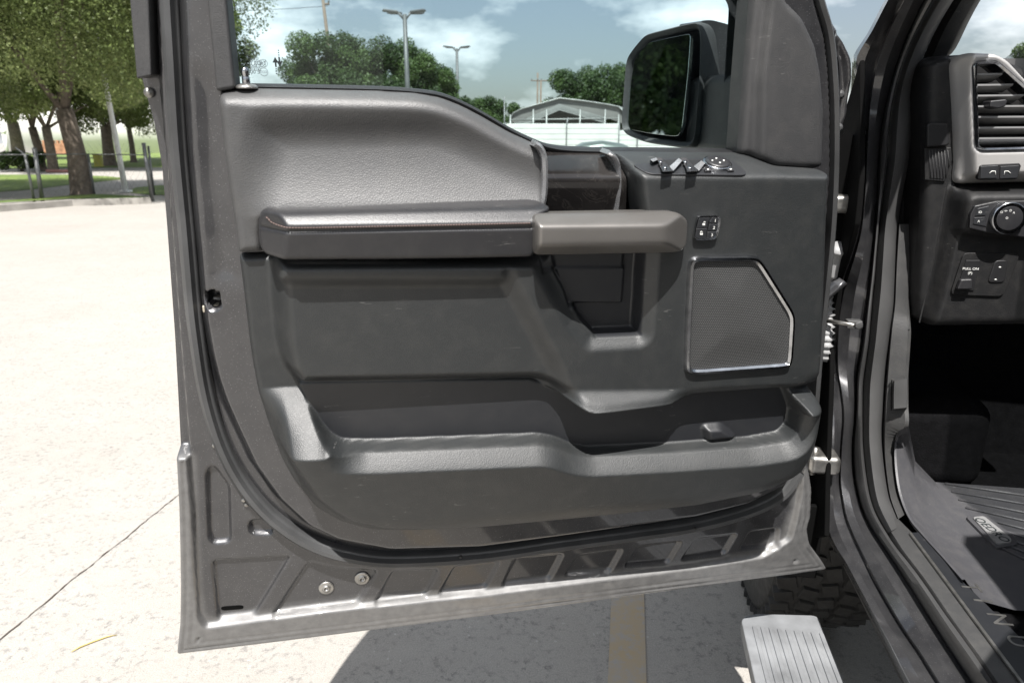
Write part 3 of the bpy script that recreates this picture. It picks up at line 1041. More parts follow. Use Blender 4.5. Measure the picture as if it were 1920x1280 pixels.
def rocker(name, top, bot, z0, z1, mat, nseg=7, bow=.0):
    """curved strip between two pixel lines, standing z0 above the panel and swelling to z1"""
    A, B = [np.array(q, float) for q in top], [np.array(q, float) for q in bot]
    v, f = [], []
    for i in range(nseg + 1):
        t = i / nseg
        h = z0 + (z1 - z0) * math.sin(math.pi * (.15 + .85 * t)) if bow else z0 + (z1 - z0) * t
        for e in (A, B):
            q = WZ([tuple(e[0] * (1 - t) + e[1] * t)])[0]
            v += [LED.at(*q, h), LED.at(*q, -.002)]
    for i in range(nseg):
        a_, c_ = i * 4, i * 4 + 4
        f += [(a_, c_, c_ + 2, a_ + 2), (a_, a_ + 1, c_ + 1, c_), (a_ + 2, c_ + 2, c_ + 3, a_ + 3)]
    f += [(0, 2, 3, 1), (nseg * 4, nseg * 4 + 1, nseg * 4 + 3, nseg * 4 + 2)]
    return mesh(name, v, f, mat, door, bevel=.0006, seg=2, auto=35)


for x0 in (0, 372):
    rocker('window_switch', [(400 + x0, 204), (500 + x0, 415)], [(478 + x0, 204), (655 + x0, 405)], .010, .0045, m_leather, bow=1)
    rocker('window_switch_lip', [(478 + x0, 408), (500 + x0, 424)], [(640 + x0, 400), (660 + x0, 412)], .0065, .0045, m_strip, nseg=2)
    for px_, py_ in ((472 + x0, 262), (540 + x0, 348)):
        MB().lathe(LED.at(*WZ([(px_, py_)])[0], .0085 if py_ < 300 else .0098), LN, [(.0026, -.004), (.0024, 0), (.0008, .0004)], 12).build('window_switch_mark', m_chrome, door)
rocker('switch_lit_facet', [(312, 232), (355, 270)], [(402, 204), (432, 238)], .0085, .0080, m_strip, nseg=3)  # silver side pieces stand in for sunlit facets of the plastic rockers
rocker('switch_lit_facet', [(660, 408), (795, 250)], [(600, 340), (742, 210)], .0055, .0095, m_strip, nseg=5)
rocker('switch_lit_facet', [(1045, 405), (1140, 285)], [(965, 335), (1080, 248)], .0050, .0085, m_strip, nseg=5)
kc = LED.at(*WZ([(1310, 318)])[0], .001)
MB().lathe(kc, LN, [(.0185, 0), (.0185, .004), (.0165, .0045)], 32).build('mirror_switch_ring', m_chrome, door)
MB().lathe(kc, LN, [(.0160, .0042), (.0158, .0058), (.012, .0066), (.002, .0056)], 32).build('mirror_switch', m_leather, door)
for dx, dy in ((0, 0.006), (0, -.006), (.008, 0), (-.008, 0)):
    MB().lathe(kc + LX * dx + LY * dy, LN, [(.0013, .006), (.0012, .0071)], 8).build('mirror_switch_dot', m_white, door)
for (x, y) in ((1180, 385), (1520, 380)):
    q = [(x - 60, y - 20), (x + 20, y - 32), (x + 60, y + 15), (x - 40, y + 20)]
    plate('mirror_button', LED, WZ(q), .0, .004, m_leather, door, bevel=.001)
    MB().lathe(LED.at(*WZ([(x, y)])[0], .004), LN, [(.0016, 0), (.0014, .0006)], 8).build('mirror_button_mark', m_white, door)

# ------------------------------------------------------------------ sail trim
sl = HF(DOOR, [(1386, 290), (1396, 150), (1409, 0), (1419, -75), (1432, -70), (1464, 0), (1498, 34), (1522, 86), (1532, 137), (1538, 206), (1535, 312), (1520, 316), (1447, 312), (1404, 293)], .012, .003, sm=1, base=.016)
sl.set([(1418, 420), (1424, 150), (1440, 0), (1440, -100), (1700, -100), (1700, 420)], .026, .006, wref=.02)
sl.roll(.010, .012)
sl.build('sail_trim', m_sail, door, rim=.03)

# drain plugs, bolts, latch
plate('drain_slot', DOOR, [(414, 1137), (456, 1134), (457, 1141), (415, 1144)], -.045, -.0408, m_void, door, bevel=0, sm=1)  # flat black plate, colours in the shade inside the slot
for x, y in ((612, 1101), (679, 1083)):
    p = DOOR.at(x, y, -.041)
    MB().lathe(p, ew, [(.0125, 0), (.0122, .0018), (.0098, .0024), (.0060, .0020), (.0055, .0045), (.0032, .0048), (.0030, .0015)], 24).build('plug', m_steel, door)
for x, y in ((1566, 113), (1573, 178), (1570, 240)):
    p = DOOR.at(x, y, -.066)
    MB().lathe(p, ew, [(.0070, 0), (.0068, .004), (.0045, .0045), (.0043, .006), (.002, .0062)], 18).build('hinge_side_bolt', m_rubber2, door)
p = DOOR.at(279, 174, -.050)
MB().lathe(p, ew, [(.0060, 0), (.0055, .002), (.0035, .002), (.003, .004), (.001, .004)], 18).build('frame_bolt', m_steel, door)
for x, y in ((864, 1044), (1304, 991)):
    MB().lathe(DOOR.at(x, y, -.0085), ew, [(.0022, -.003), (.0022, .0006), (.0008, .0007)], 10).build('seal_clip', m_blackgap, door)
for x, y in ((402, 835), (457, 937), (462, 946)):
    MB().lathe(DOOR.at(x, y, -.032), ew, [(.0035, -.003), (.0032, .0016), (.001, .002)], 10).build('seal_clip', m_steel, door)
b = MB()
b.box(DOOR.at(400, 573, -.034), .022, .010, .03, (eu, ev, ew))
b.build('latch_plate', m_cream, door, bevel=.002)
MB().lathe(DOOR.at(398, 560, -.045), eu, [(.006, -.02), (.006, .02)], 12).build('latch_claw', m_steel, door)

# glass markings, seen from behind
wg = -.0338
gz = lambda x, y: (430 + x / 11.64, 80 + y / 11.64)
for t_, (x, y), s_ in (('SPEC', (415, 318), .0042), ('SOLAR TINT', (420, 362), .0042), ('ACOUSTIC LAMINATED', (420, 405), .0038), ('43R 000521', (430, 455), .0062),
                       ('DOT 804 AS2 M790 ST', (415, 505), .0042), ('TRIMARK JY1 388', (440, 548), .0038), ('JA2A1S1A6198', (440, 592), .0042), ('E 000749', (445, 642), .0062), ('1 8 1', (430, 692), .0040), ('. . . .', (440, 738), .005)):
    q = gz(x, y)
    text('window_marking', DOOR, q[0], q[1], wg, t_, s_, m_print, door, mirror=True, ext=.0001)
q = gz(412, 232)
oc = DOOR.uv(*q, wg)
MB().tube([DOOR.pt(oc[0] + .0098 * math.cos(a), oc[1] + .0037 * math.sin(a), wg) for a in np.linspace(0, 2 * math.pi, 40)], .00028, 6, cap=False).build('window_emblem_ring', m_print, door)
text('window_emblem', DOOR, q[0], q[1], wg, 'Ford', .0068, m_print, door, mirror=True, ext=.0001)
for (x, y, t_) in ((745, 455, 'E4'), (755, 645, 'CCC')):
    q = gz(x, y); oc = DOOR.uv(*q, wg)
    MB().tube([DOOR.pt(oc[0] + .0045 * math.cos(a), oc[1] + .0045 * math.sin(a), wg) for a in np.linspace(0, 2 * math.pi, 28)], .00022, 6, cap=False).build('window_marking_ring', m_print, door)
    text('window_marking', DOOR, q[0], q[1], wg, t_, .005 if t_ == 'E4' else .0036, m_print, door, mirror=True, ext=.0001)
b = MB()
for x, up in ((997, 1), (1105, -1)):
    tip = DOOR.uv(*gz(x, 315 if up > 0 else 535), wg)
    s_ = -up
    for qd in ([(-.0036, s_ * .0065), (.0036, s_ * .0065), (0, 0)], [(-.0010, s_ * .0065), (.0010, s_ * .0065), (.0010, s_ * .0115), (-.0010, s_ * .0115)]):
        v = [DOOR.pt(tip[0] + i, tip[1] + j, wg + e) for e in (0, .0002) for i, j in qd]
        n = len(qd)
        b.add(v, [tuple(range(n)), tuple(range(n, 2 * n))])
    for j in range(3):
        v0 = s_ * (.0128 + j * .0026)
        v = [DOOR.pt(tip[0] + i, tip[1] + v0 + jj, wg) for i, jj in ((-.0008, 0), (.0008, 0), (.0008, s_ * .0013), (-.0008, s_ * .0013))]
        b.add(v, [(0, 1, 2, 3)])
b.build('window_arrows', m_print, door, smooth=False)

# ------------------------------------------------------------------ door mirror
mc = DOOR.at(1240, 165, -.21)
nrm = -eu * math.cos(R(32)) + ew0 * math.sin(R(32)); nrm /= np.linalg.norm(nrm)
mu = np.cross(ez, nrm); mu /= np.linalg.norm(mu)
MIR = Frame(mc, mu, ez, nrm)
house = [(1163, 240), (1166, 190), (1172, 113), (1182, 95), (1206, 66), (1216, 62), (1302, 40), (1312, 42), (1316, 60), (1314, 150), (1306, 250), (1300, 276), (1278, 278), (1209, 268), (1170, 253)]
def ring(scale, dep, sh=(0, 0)):
    P = chaikin([MIR.uv(*p, 0) for p in house], 2)
    c = P.mean(0)
    return [MIR.pt(*(c + (q - c) * scale + np.array(sh)), -dep) for q in P]
lev = [ring(.90, .022), ring(.915, .006), ring(.97, 0), ring(1.0, .006), ring(1.0, .05), ring(.96, .085), ring(.82, .115, (.0, .0)), ring(.5, .13), ring(.05, .135)]
n = len(lev[0])
v = [p for l in lev for p in l]
f = [(i * n + k, i * n + (k + 1) % n, (i + 1) * n + (k + 1) % n, (i + 1) * n + k) for i in range(len(lev) - 1) for k in range(n)]
mesh('mirror_housing', v, f, m_sail, door, auto=50)
mg = [(1172, 237), (1176, 190), (1189, 115), (1196, 102), (1216, 80), (1226, 77), (1292, 63), (1295, 68), (1290, 140), (1279, 240), (1273, 255), (1262, 256), (1220, 251), (1178, 243)]
plate('mirror_glass', MIR, mg, -.018, -.009, m_mirror, door, bevel=.0008, sm=1, wref=-.009)
# arm and chrome cap on the far side
b = MB()
a0 = DOOR.at(1325, 215, -.20); a1 = DOOR.at(1420, 215, -.06)
ax = a1 - a0; ax /= np.linalg.norm(ax); az = ez; ay = np.cross(az, ax)
b.box((a0 + a1) / 2, np.linalg.norm(a1 - a0) + .02, .07, .115, (ax, ay, az))
b.build('mirror_arm', m_sail, door, bevel=.016, seg=4)
capp = [(1300, 41), (1323, 39), (1357, 48), (1385, 78), (1400, 110), (1402, 150), (1318, 150), (1312, 60)]
plate('mirror_cap', DOOR, capp, -.26, -.18, m_chrome if False else m_paint, door, bevel=.02, sm=1, seg=4, wref=-.2)

# ================================================================== TRUCK BODY SIDE
La = [(1700, -60), (1662, 0), (1631, 59), (1601, 109), (1606, 145), (1609, 200), (1613, 300), (1608, 362), (1603, 420), (1594, 466), (1581, 503), (1567, 537), (1559, 575), (1557, 612), (1558, 644), (1557, 700), (1552, 752), (1548, 790),
      (1551, 840), (1552, 899), (1545, 940), (1543, 965), (1551, 1000), (1566, 1030), (1579, 1048), (1620, 1125), (1662, 1204), (1700, 1280), (1790, 1450)]
Lb = [(1725, -60), (1692, 0), (1668, 50), (1643, 115), (1631, 180), (1626, 240), (1623, 300), (1620, 362), (1614, 425), (1604, 466), (1592, 503), (1580, 537), (1572, 575), (1568, 612), (1567, 644), (1568, 690), (1576, 735), (1581, 780),
      (1577, 836), (1574, 900), (1580, 945), (1587, 975), (1600, 1008), (1620, 1050), (1641, 1094), (1682, 1166), (1724, 1228), (1755, 1277), (1860, 1440)]
Lc = [(1765, -60), (1735, 0), (1706, 62), (1683, 122), (1666, 183), (1655, 240), (1649, 300), (1646, 362), (1642, 425), (1638, 470), (1634, 510), (1630, 545), (1624, 590), (1620, 625), (1616, 655), (1608, 705), (1606, 750), (1604, 790),
      (1600, 836), (1602, 886), (1610, 930), (1620, 962), (1637, 996), (1660, 1030), (1700, 1090), (1758, 1183), (1803, 1253), (1830, 1295), (1930, 1460)]
Ld = [(1785, -60), (1751, 0), (1717, 62), (1692, 122), (1676, 183), (1668, 240), (1664, 300), (1656, 362), (1648, 425), (1644, 470), (1640, 520), (1637, 545), (1633, 590), (1629, 635), (1625, 665), (1618, 715), (1617, 760), (1617, 800),
      (1618, 836), (1624, 892), (1632, 935), (1643, 965), (1663, 1000), (1685, 1033), (1728, 1088), (1780, 1163), (1830, 1232), (1860, 1276), (1970, 1440)]
Le = [(1825, -60), (1788, 0), (1752, 62), (1726, 122), (1713, 170), (1710, 230), (1704, 300), (1693, 362), (1683, 425), (1680, 480), (1678, 530), (1676, 575), (1671, 610), (1666, 650), (1662, 680), (1658, 730), (1656, 770), (1654, 805),
      (1655, 840), (1660, 888), (1666, 925), (1672, 945), (1688, 985), (1712, 1012), (1760, 1060), (1812, 1130), (1862, 1200), (1898, 1250), (2000, 1400)]


def L3(pts, r_, df=0, dz=0, dr=0):
    if pts[0][1] < 0:
        (a0, b0), (a1, b1) = pts[0], pts[1]
        pts = [(a0 + (a0 - a1) * 4.2, b0 + (b0 - b1) * 4.2), (a0 + (a0 - a1) * 2, b0 + (b0 - b1) * 2)] + list(pts)
    return [SIDE.at(x, y, r_) + ef * df + ez * dz + er * dr for x, y in pts]


def mid(A, B, t=.5):
    return [(a[0] * (1 - t) + b[0] * t, a[1] * (1 - t) + b[1] * t) for a, b in zip(A, B)]


frame_lines = [L3(La, .445, .10, -.06, .03), L3(La, .437, .010), L3(mid(La, Lb, .12), .434), L3(mid(La, Lb, .5), .446), L3(mid(La, Lb, .9), .464), L3(Lb, .468), L3(mid(Lb, Lc, .1), .466),
               L3(mid(Lb, Lc, .5), .480), L3(mid(Lb, Lc, .9), .500), L3(Lc, .506, .004), L3(Lc, .520, .03)]
loft('cab_side', frame_lines, m_sill, truck, n=140, auto=28)
loft('opening_seal', [L3(Lc, .512, .012), L3(mid(Lc, Ld, .05), .506), L3(mid(Lc, Ld, .35), .499), L3(mid(Lc, Ld, .75), .502), L3(Ld, .515), L3(Ld, .522, .02)], m_rubber2, truck, n=140)
nE = 23
loft('pillar_trim', [L3(Ld[:nE], .524, .006), L3(mid(Ld, Le, .1)[:nE], .518), L3(mid(Ld, Le, .35)[:nE], .520), L3(mid(Ld, Le, .7)[:nE], .536), L3(Le[:nE], .560), L3(Le[:nE], .575, .02)], m_rubber2, truck, n=110, auto=60)

# kick panel strip between the seal and the cabin
Lf = [(1714, 420), (1709, 500), (1705, 571), (1708, 619), (1706, 660), (1703, 705), (1703, 760), (1703, 800), (1684, 818), (1679, 858), (1686, 917), (1702, 960)]
Lh = [(1683, 420), (1678, 500), (1675, 571), (1668, 619), (1664, 660), (1660, 705), (1656, 760), (1654, 805), (1656, 850), (1661, 895), (1668, 935), (1682, 974)]
loft('kick_panel', [L3(Lh, .566), L3(mid(Lh, Lf, .12), .558), L3(mid(Lh, Lf, .85), .584), L3(Lf, .592), L3(Lf, .66, .05)], m_dusty, truck, n=70)
loft('kick_panel_band', [L3([(1673, 583), (1671, 600), (1669, 617)], .5625), L3([(1675, 583), (1673, 600), (1671, 617)], .560), L3([(1702, 584), (1704, 600), (1706, 617)], .587), L3([(1703, 584), (1705, 600), (1707, 617)], .595)], m_rubber2, truck, n=8)
loft('hood_release', [L3([(1674, 714), (1673, 740), (1673, 766)], .570), L3([(1677, 714), (1676, 740), (1676, 766)], .561), L3([(1701, 709), (1701, 740), (1700, 764)], .580), L3([(1703, 709), (1703, 740), (1702, 764)], .60)], m_rubber2, truck, n=10)
MB().tube(L3([(1703, 706), (1672, 712)], .560) [1:] + L3([(1672, 712), (1671, 769)], .562), .0014, 6).build('hood_release_gap', m_blackgap, truck)
# upper pillar inside, up to the windscreen
Pt = [(1825, -60), (1788, 0), (1752, 62), (1726, 122), (1713, 170), (1711, 230), (1706, 300), (1695, 360), (1684, 425)]
Pu = [(1880, -60), (1839, 0), (1815, 44), (1790, 94), (1760, 130), (1738, 230), (1730, 300), (1722, 360), (1714, 425)]
loft('windscreen_pillar', [L3(Pt, .572), L3(mid(Pt, Pu, .3), .578), L3(mid(Pt, Pu, .8), .610), L3(Pu, .640), L3(Pu, .75, .15)], m_dark, truck, n=50, auto=60)

# scuff plate on the sill
SILL = Frame((0, 0, .648), -ef, er, ez)
Sa = [(1652, 974), (1672, 1002), (1690, 1031), (1732, 1087), (1782, 1161), (1832, 1230), (1862, 1274), (1972, 1438)]
Sb = [(1684, 972), (1720, 1008), (1760, 1048), (1806, 1100), (1862, 1160), (1920, 1222), (1962, 1270), (2100, 1430)]
fl_ = lambda P, w: [SILL.at(x, y, w) for x, y in P]
loft('scuff_plate', [L3(Sa, .524, 0, -.02), fl_(Sa, -.004), fl_(mid(Sa, Sb, .06), -.001), fl_(mid(Sa, Sb, .94), -.001), fl_(Sb, -.004), L3(Sb, .62, 0, -.05)], m_dusty, truck, n=60)
# letter strip with the trim name cut in it: lies on the scuff plate
strip = plate('name_strip', SILL, [(1707, 998), (1722, 997), (1806, 1090), (1960, 1240), (2060, 1400), (2010, 1400), (1920, 1281), (1830, 1163)], .0005, .0035, m_smooth, truck, bevel=.0005)
plate('name_strip_edge', SILL, [(1705, 998), (1709, 997), (1832, 1161), (1922, 1281), (2012, 1400), (2007, 1401), (1917, 1282), (1827, 1162)], .0006, .0042, m_steel, truck, bevel=.0003)
for ch, (x, y) in (('T', (1818, 1100)), ('I', (1841, 1125)), ('N', (1873, 1160)), ('U', (1908, 1201)), ('M', (1955, 1250))):
    text('name_letter', SILL, x, y, .0042, ch, .040, m_steel, truck, rot=0, ext=.0003)

# floor, mat and footwell
m_carpet = simple('black_carpet', (.0045, .0045, .005), .95, 0, .08, var=.3, vs_=60, bump=.6, bs=300)
FZ = .585
b = MB()
b.add([TP(.57, -.6, FZ - .01), TP(2.1, -.6, FZ - .01), TP(2.1, 1.85, FZ - .01), TP(.57, 1.85, FZ - .01), TP(.57, 2.0, 1.1), TP(2.1, 2.0, 1.1)], [(0, 1, 2, 3), (3, 2, 5, 4)])
b.build('cab_floor', m_carpet, truck, smooth=False)
b = MB()
b.box(TP(.72, 1.78, .68), .26, .34, .22, (er, ef, ez))
b.build('footwell_carpet', m_carpet, truck, bevel=.05, seg=5)
b = MB()
b.box(TP(1.33, 2.02, .95), 1.6, .04, .75, (er, ef, ez)); b.box(TP(1.3, .6, .72), .30, 2.4, .24, (er, ef, ez)); b.box(TP(2.13, .4, 1.1), .04, 3.4, 1.3, (er, ef, ez)); b.box(TP(1.33, -.72, 1.1), 1.6, .04, 1.1, (er, ef, ez))
b.build('cab_inner_walls', m_carpet, truck)
FLOOR = Frame(TP(0, 0, FZ), er, ef, ez)
m_mat = leather('rubber_floor_mat', (.055, .055, .060), .52, .2, 300, .08)
floor_mat = empty('floor_mat', TP(.85, 1.4, FZ), 'black ribbed rubber floor mat with raised edge lying in the driver footwell', 'floor mat')
Ma = [(1700, 800), (1681, 814), (1677, 855), (1684, 917), (1702, 967), (1730, 1003), (1766, 1043), (1804, 1086)]
ma3 = [SIDE.at(x, y, .578) for x, y in Ma]
inn = []
for i, p in enumerate(ma3):
    q = np.array(p); rr = .745 - .06 * i / 7
    fcur = np.dot(q, ef)
    inn.append(TP(rr, 1.62 + (1.14 - 1.62) * i / 7, FZ + .004))
mdl = [(a + b_) / 2 + er * -.012 + ez * -.012 for a, b_ in zip(ma3, inn)]
fl = [TP(1.10, float(np.dot(q, ef)), FZ + .004) for q in inn]
low = [p - ez * .01 + er * .004 for p in ma3]
loft('mat_sheet', [low, ma3, [p + er * .004 + ez * .001 for p in ma3], mdl, inn, [p + (q - p) * .5 for p, q in zip(inn, fl)], fl, [p - ez * .006 for p in fl]], m_mat, floor_mat, n=60, auto=50)
b = MB()
for i in range(9):
    y0 = 906 + i * 15
    q0, q1 = gpt(1772 + i * 13, y0, FZ + .006), gpt(2000, y0 + 34 + i * 3, FZ + .006)
    b.tube([q0, (q0 + q1) / 2 + ez * .0, q1], .0032, 6)
b.build('mat_ribs', m_mat, floor_mat)
bdp = [(1822, 970), (1845, 964), (1898, 1006), (1896, 1018), (1872, 1019)]
plate('mat_badge_frame', FLOOR, [(1812, 969), (1820, 962), (1848, 962), (1906, 1008), (1908, 1020), (1870, 1026), (1862, 1020)], .003, .010, m_mat, floor_mat, bevel=.003, sm=1)
badge = plate('mat_badge', FLOOR, [(1823, 968), (1845, 966), (1896, 1007), (1897, 1015), (1872, 1018), (1866, 1014)], .004, .0135, m_facet, floor_mat, bevel=.002, sm=1)
a, c_ = FLOOR.uv(1836, 974, .014), FLOOR.uv(1882, 1010, .014)
text('mat_badge_name', FLOOR, 1859, 992, .0139, 'OEDRO', .026, m_print, floor_mat, rot=math.atan2(c_[1] - a[1], c_[0] - a[0]), ext=.0002)

# ------------------------------------------------------------------ dashboard
# main dark body behind everything
ds = HF(DASH, [(1738, 118), (1760, 101), (1830, 97), (1880, 98), (1960, 130), (2100, 190), (2100, 600), (1730, 606), (1720, 600), (1718, 560), (1728, 420), (1733, 300)], .0, .004, sm=1, base=-.03)
ds.set([(1737, 120), (1790, 105), (1793, 150), (1801, 250), (1800, 300), (1780, 400), (1752, 560), (1740, 600), (1718, 600), (1724, 420), (1730, 300)], .002, .004, wref=0)
ds.set([(1800, 355), (1818, 350), (2120, 350), (2120, 640), (1735, 640), (1760, 560), (1785, 440)], .035, .014, .010, wref=.03)
ds.set([(1810, 372), (1826, 362), (2120, 358), (2120, 440), (1830, 442), (1804, 436)], .055, .010, wref=.05)
ds.roll(.02, .02)
dash = ds.build('dashboard', m_dark, truck, rim=.12)
vb = [(1798, 120), (1803, 105), (1815, 98), (1868, 100), (1890, 112), (1925, 150), (1990, 200), (1990, 342), (1815, 347), (1803, 342), (1806, 300), (1803, 200)]
vi = [(1826, 118), (1862, 116), (1872, 121), (1922, 165), (1960, 200), (1960, 278), (1840, 281), (1831, 276)]
vz = HF(DASH, vb, .045, .003, [vi], sm=1, base=.02)
vz.set([(1814, 85), (2000, 80), (2000, 330), (1822, 332), (1818, 250)], .050, .010, wref=.045)
vz.roll(.008, .016)
bz_ = vz.build('vent_bezel', m_silver, dash, rim=.05)
sweep('vent_rim', DASH, vi, .046, [(-.003, .01), (-.003, .050), (0, .053), (.003, .048), (.003, .01)], m_chrome, dash, closed=True, sm=1)
plate('vent_cavity', DASH, [(1815, 110), (1970, 110), (1970, 285), (1820, 285)], -.06, -.055, m_blackgap, dash, bevel=0)
for i in range(7):
    y = 138 + i * 20
    x0 = 1830 + i * 1.0
    x1 = min(1880 + i * 20, 1962)
    q0, q1 = DASH.at(x0, y, .040), DASH.at(x1, y - 1, .040)
    v = [q0, q1, q1 - ez * .003, q0 - ez * .003]
    v2 = [p - DASH.ew * .035 - ez * .010 for p in v]
    mesh('vent_slat', v + v2, [(0, 1, 2, 3), (0, 1, 5, 4), (3, 2, 6, 7), (4, 5, 6, 7), (0, 3, 7, 4), (1, 2, 6, 5)], m_facet, dash, smooth=False)
plate('vent_knob', DASH, [(1857, 189), (1887, 186), (1890, 190), (1886, 200), (1872, 204), (1856, 201)], .03, .062, m_leather, dash, bevel=.004)
plate('mirror_fold_switch', DASH, [(1837, 312), (1842, 309), (1912, 306), (1915, 311), (1908, 335), (1903, 337), (1838, 338), (1834, 335)], .04, .053, m_blackgap, dash, bevel=.0015)
for px0, px1 in ((1839, 1872), (1876, 1911)):
    plate('fold_button', DASH, [(px0, 312), (px1, 310), (px1 - 3, 334), (px0 - 1, 335)], .045, .055, m_smooth, dash, bevel=.001)
for s_, cxp in ((1, 1862), (-1, 1888)):
    b = MB()
    pts = [(cxp - 7 * s_, 325), (cxp - 2 * s_, 321), (cxp + 4 * s_, 321), (cxp + 5 * s_, 328)]
    b.tube([DASH.at(x, y, .0556) for x, y in pts], .0007, 6); b.build('fold_symbol', m_white, dash)
plate('speaker_pod', DASH, [(1738, 235), (1744, 230), (1778, 231), (1782, 268), (1776, 274), (1738, 276)], .0, .016, m_blackgap, dash, bevel=.004, seg=3)
plate('side_vent', DASH, [(1733, 277), (1784, 276), (1786, 300), (1772, 341), (1734, 338)], .0, .0065, m_dark, dash, bevel=.002)
plate('side_vent_slot', DASH, [(1740, 280), (1780, 279), (1781, 300), (1770, 336), (1743, 334)], .0, .0075, m_blackgap, dash, bevel=.0005)
for i in range(7):
    x = 1742 + i * 5.8
    b = MB(); q0, q1 = DASH.at(x, 281, .008), DASH.at(x + 3.5, 334 - (i == 6) * 20, .008)
    b.tube([q0, q1], .0008, 6); b.build('side_vent_fin', m_sail, dash)
sweep('dash_seam', DASH, [(1782, 112), (1787, 160), (1790, 240), (1790, 290), (1776, 350), (1762, 430), (1744, 520), (1725, 605)], .004, [(-.001, .0), (0, .0045), (.001, 0)], m_rubber2, dash, n=50)
# lamp switch
hl = [(1820, 402), (1828, 386), (1870, 377), (1960, 376), (1960, 450), (1850, 436), (1818, 428)]
plate('lamp_switch_panel', DASH, hl, .05, .062, m_leather, dash, bevel=.002, sm=0)
plate('lamp_button', DASH, [(1833, 391), (1855, 386), (1848, 404), (1829, 405)], .055, .0635, m_smooth, dash, bevel=.0008)
plate('lamp_button', DASH, [(1827, 408), (1847, 407), (1850, 425), (1825, 420)], .055, .0635, m_smooth, dash, bevel=.0008)
kc = DASH.at(1887, 408, .062)
MB().lathe(kc, DASH.ew, [(.0300, -.005), (.0300, .010), (.0285, .0125), (.0270, .0125)], 40).build('lamp_knob_ring', m_chrome, dash)
MB().lathe(kc, DASH.ew, [(.0272, .0), (.0270, .0118), (.020, .0128), (.002, .0128)], 40).build('lamp_knob', m_leather, dash)
for (x, y, t_) in ((1878, 398, 'O'), (1886, 395, '-o-'), (1895, 395, 'D'), (1901, 399, 'A'), (1888, 409, 'O')):
    text('lamp_knob_mark', DASH, x, y, .0752, t_, .0055, m_white, dash, ext=.0001)
for (x, y, t_) in ((1838, 398, 'ID'), (1835, 415, 'A')):
    text('lamp_button_mark', DASH, x, y, .0638, t_, .006, m_white, dash, ext=.0001)
# parking brake panel
plate('brake_panel', DASH, [(1806, 478), (1812, 474), (1908, 474), (1912, 480), (1884, 550), (1876, 556), (1788, 553), (1783, 548)], .035, .0395, m_dark, dash, bevel=.0015, sm=1)
plate('brake_switch', DASH, [(1812, 488), (1838, 488), (1826, 545), (1794, 544)], .036, .042, m_blackgap, dash, bevel=.001)
plate('brake_lever', DASH, [(1802, 524), (1824, 523), (1824, 543), (1795, 543)], .04, .052, m_leather, dash, bevel=.003)
text('brake_text', DASH, 1820, 504, .0424, 'PULL ON', .0062, m_white, dash, ext=.0001, sx=1.15)
text('brake_text', DASH, 1819, 512, .0424, '(P)', .007, m_white, dash, ext=.0001)
plate('pedal_switch', DASH, [(1866, 488), (1891, 488), (1884, 530), (1852, 530)], .036, .042, m_blackgap, dash, bevel=.002, sm=1)
for (x, y) in ((1875, 501), (1867, 524)):
    plate('pedal_mark', DASH, [(x - 3, y), (x, y - 1.5), (x + 3, y), (x, y + 1.5)], .0421, .0426, m_white, dash, bevel=0)
# top of the dashboard
b = MB()
b.add([TP(.60, 1.50, 1.405), TP(2.1, 1.50, 1.30), TP(2.1, 2.05, 1.40), TP(.60, 2.05, 1.41)], [(0, 1, 2, 3)])
b.build('dash_top', m_dark, dash, smooth=False)

# ------------------------------------------------------------------ cab roof, rear cab, glass (mostly above and beside the picture)
def roofpt(r_, f_, z_):
    return TP(r_, f_, z_)
RW, RE = .74, 2.06
ro = loft('roof', [[roofpt(r_, f_, z_) for r_, z_ in ((.78, 1.84), (.82, 1.91), (1.05, 1.96), (1.4, 1.97), (1.8, 1.96), (RE, 1.91), (2.14, 1.83))] for f_ in (-1.2, -.6, 0, .4, .62)], m_paint, truck, n=24, th=.03)
b = MB()
b.tube([TP(.60, .55, .70), TP(.57, .50, 1.2), TP(.66, .42, 1.50), TP(.84, .36, 1.88)], [.07, .07, .06, .06], 8)
b.build('centre_pillar', m_paint, truck)
b = MB()
b.add([TP(.50, -1.2, .60), TP(.50, .45, .60), TP(.52, .45, 1.35), TP(.52, -1.2, 1.35), TP(.84, -1.2, 1.86), TP(.84, .36, 1.86)], [(0, 1, 2, 3), (3, 2, 5, 4)])
b.build('rear_door', m_paint, truck, smooth=False)
# windscreen
b = MB()
b.add([TP(.64, 1.98, 1.34), TP(2.12, 1.98, 1.34), TP(2.02, .64, 1.93), TP(.88, .64, 1.93)], [(0, 1, 2, 3)])
b.build('windscreen', m_wind, truck, smooth=False)
# far A pillar and far side glass line
b = MB(); b.tube([TP(2.14, 1.9, 1.35), TP(2.06, .8, 1.9)], .05, 8); b.build('far_windscreen_pillar', m_paint, truck)

# bonnet and wing in front of the cab
def shell_strip(name, prof_, fs):
    lines = [[TP(r_, f_, z_ - max(0, f_ - 2.6) * .08) for r_, z_ in prof_] for f_ in fs]
    return loft(name, lines, m_paint, truck, n=40, th=.01)
shell_strip('front_wing', [(.365, .62), (.36, .80), (.37, 1.02), (.44, 1.12)], (1.62, 2.0, 2.6, 3.0))
shell_strip('wing_rear', [(.365, .46), (.362, .80), (.37, 1.02), (.42, 1.10)], (1.40, 1.5, 1.68))
shell_strip('bonnet', [(.44, 1.12), (.62, 1.22), (1.4, 1.27), (2.18, 1.22), (2.34, 1.12)], (2.06, 2.3, 2.6, 3.0))
shell_strip('front_wing', [(2.38, .6), (2.38, .9), (2.34, 1.12)], (1.62, 2.0, 2.6, 3.0))
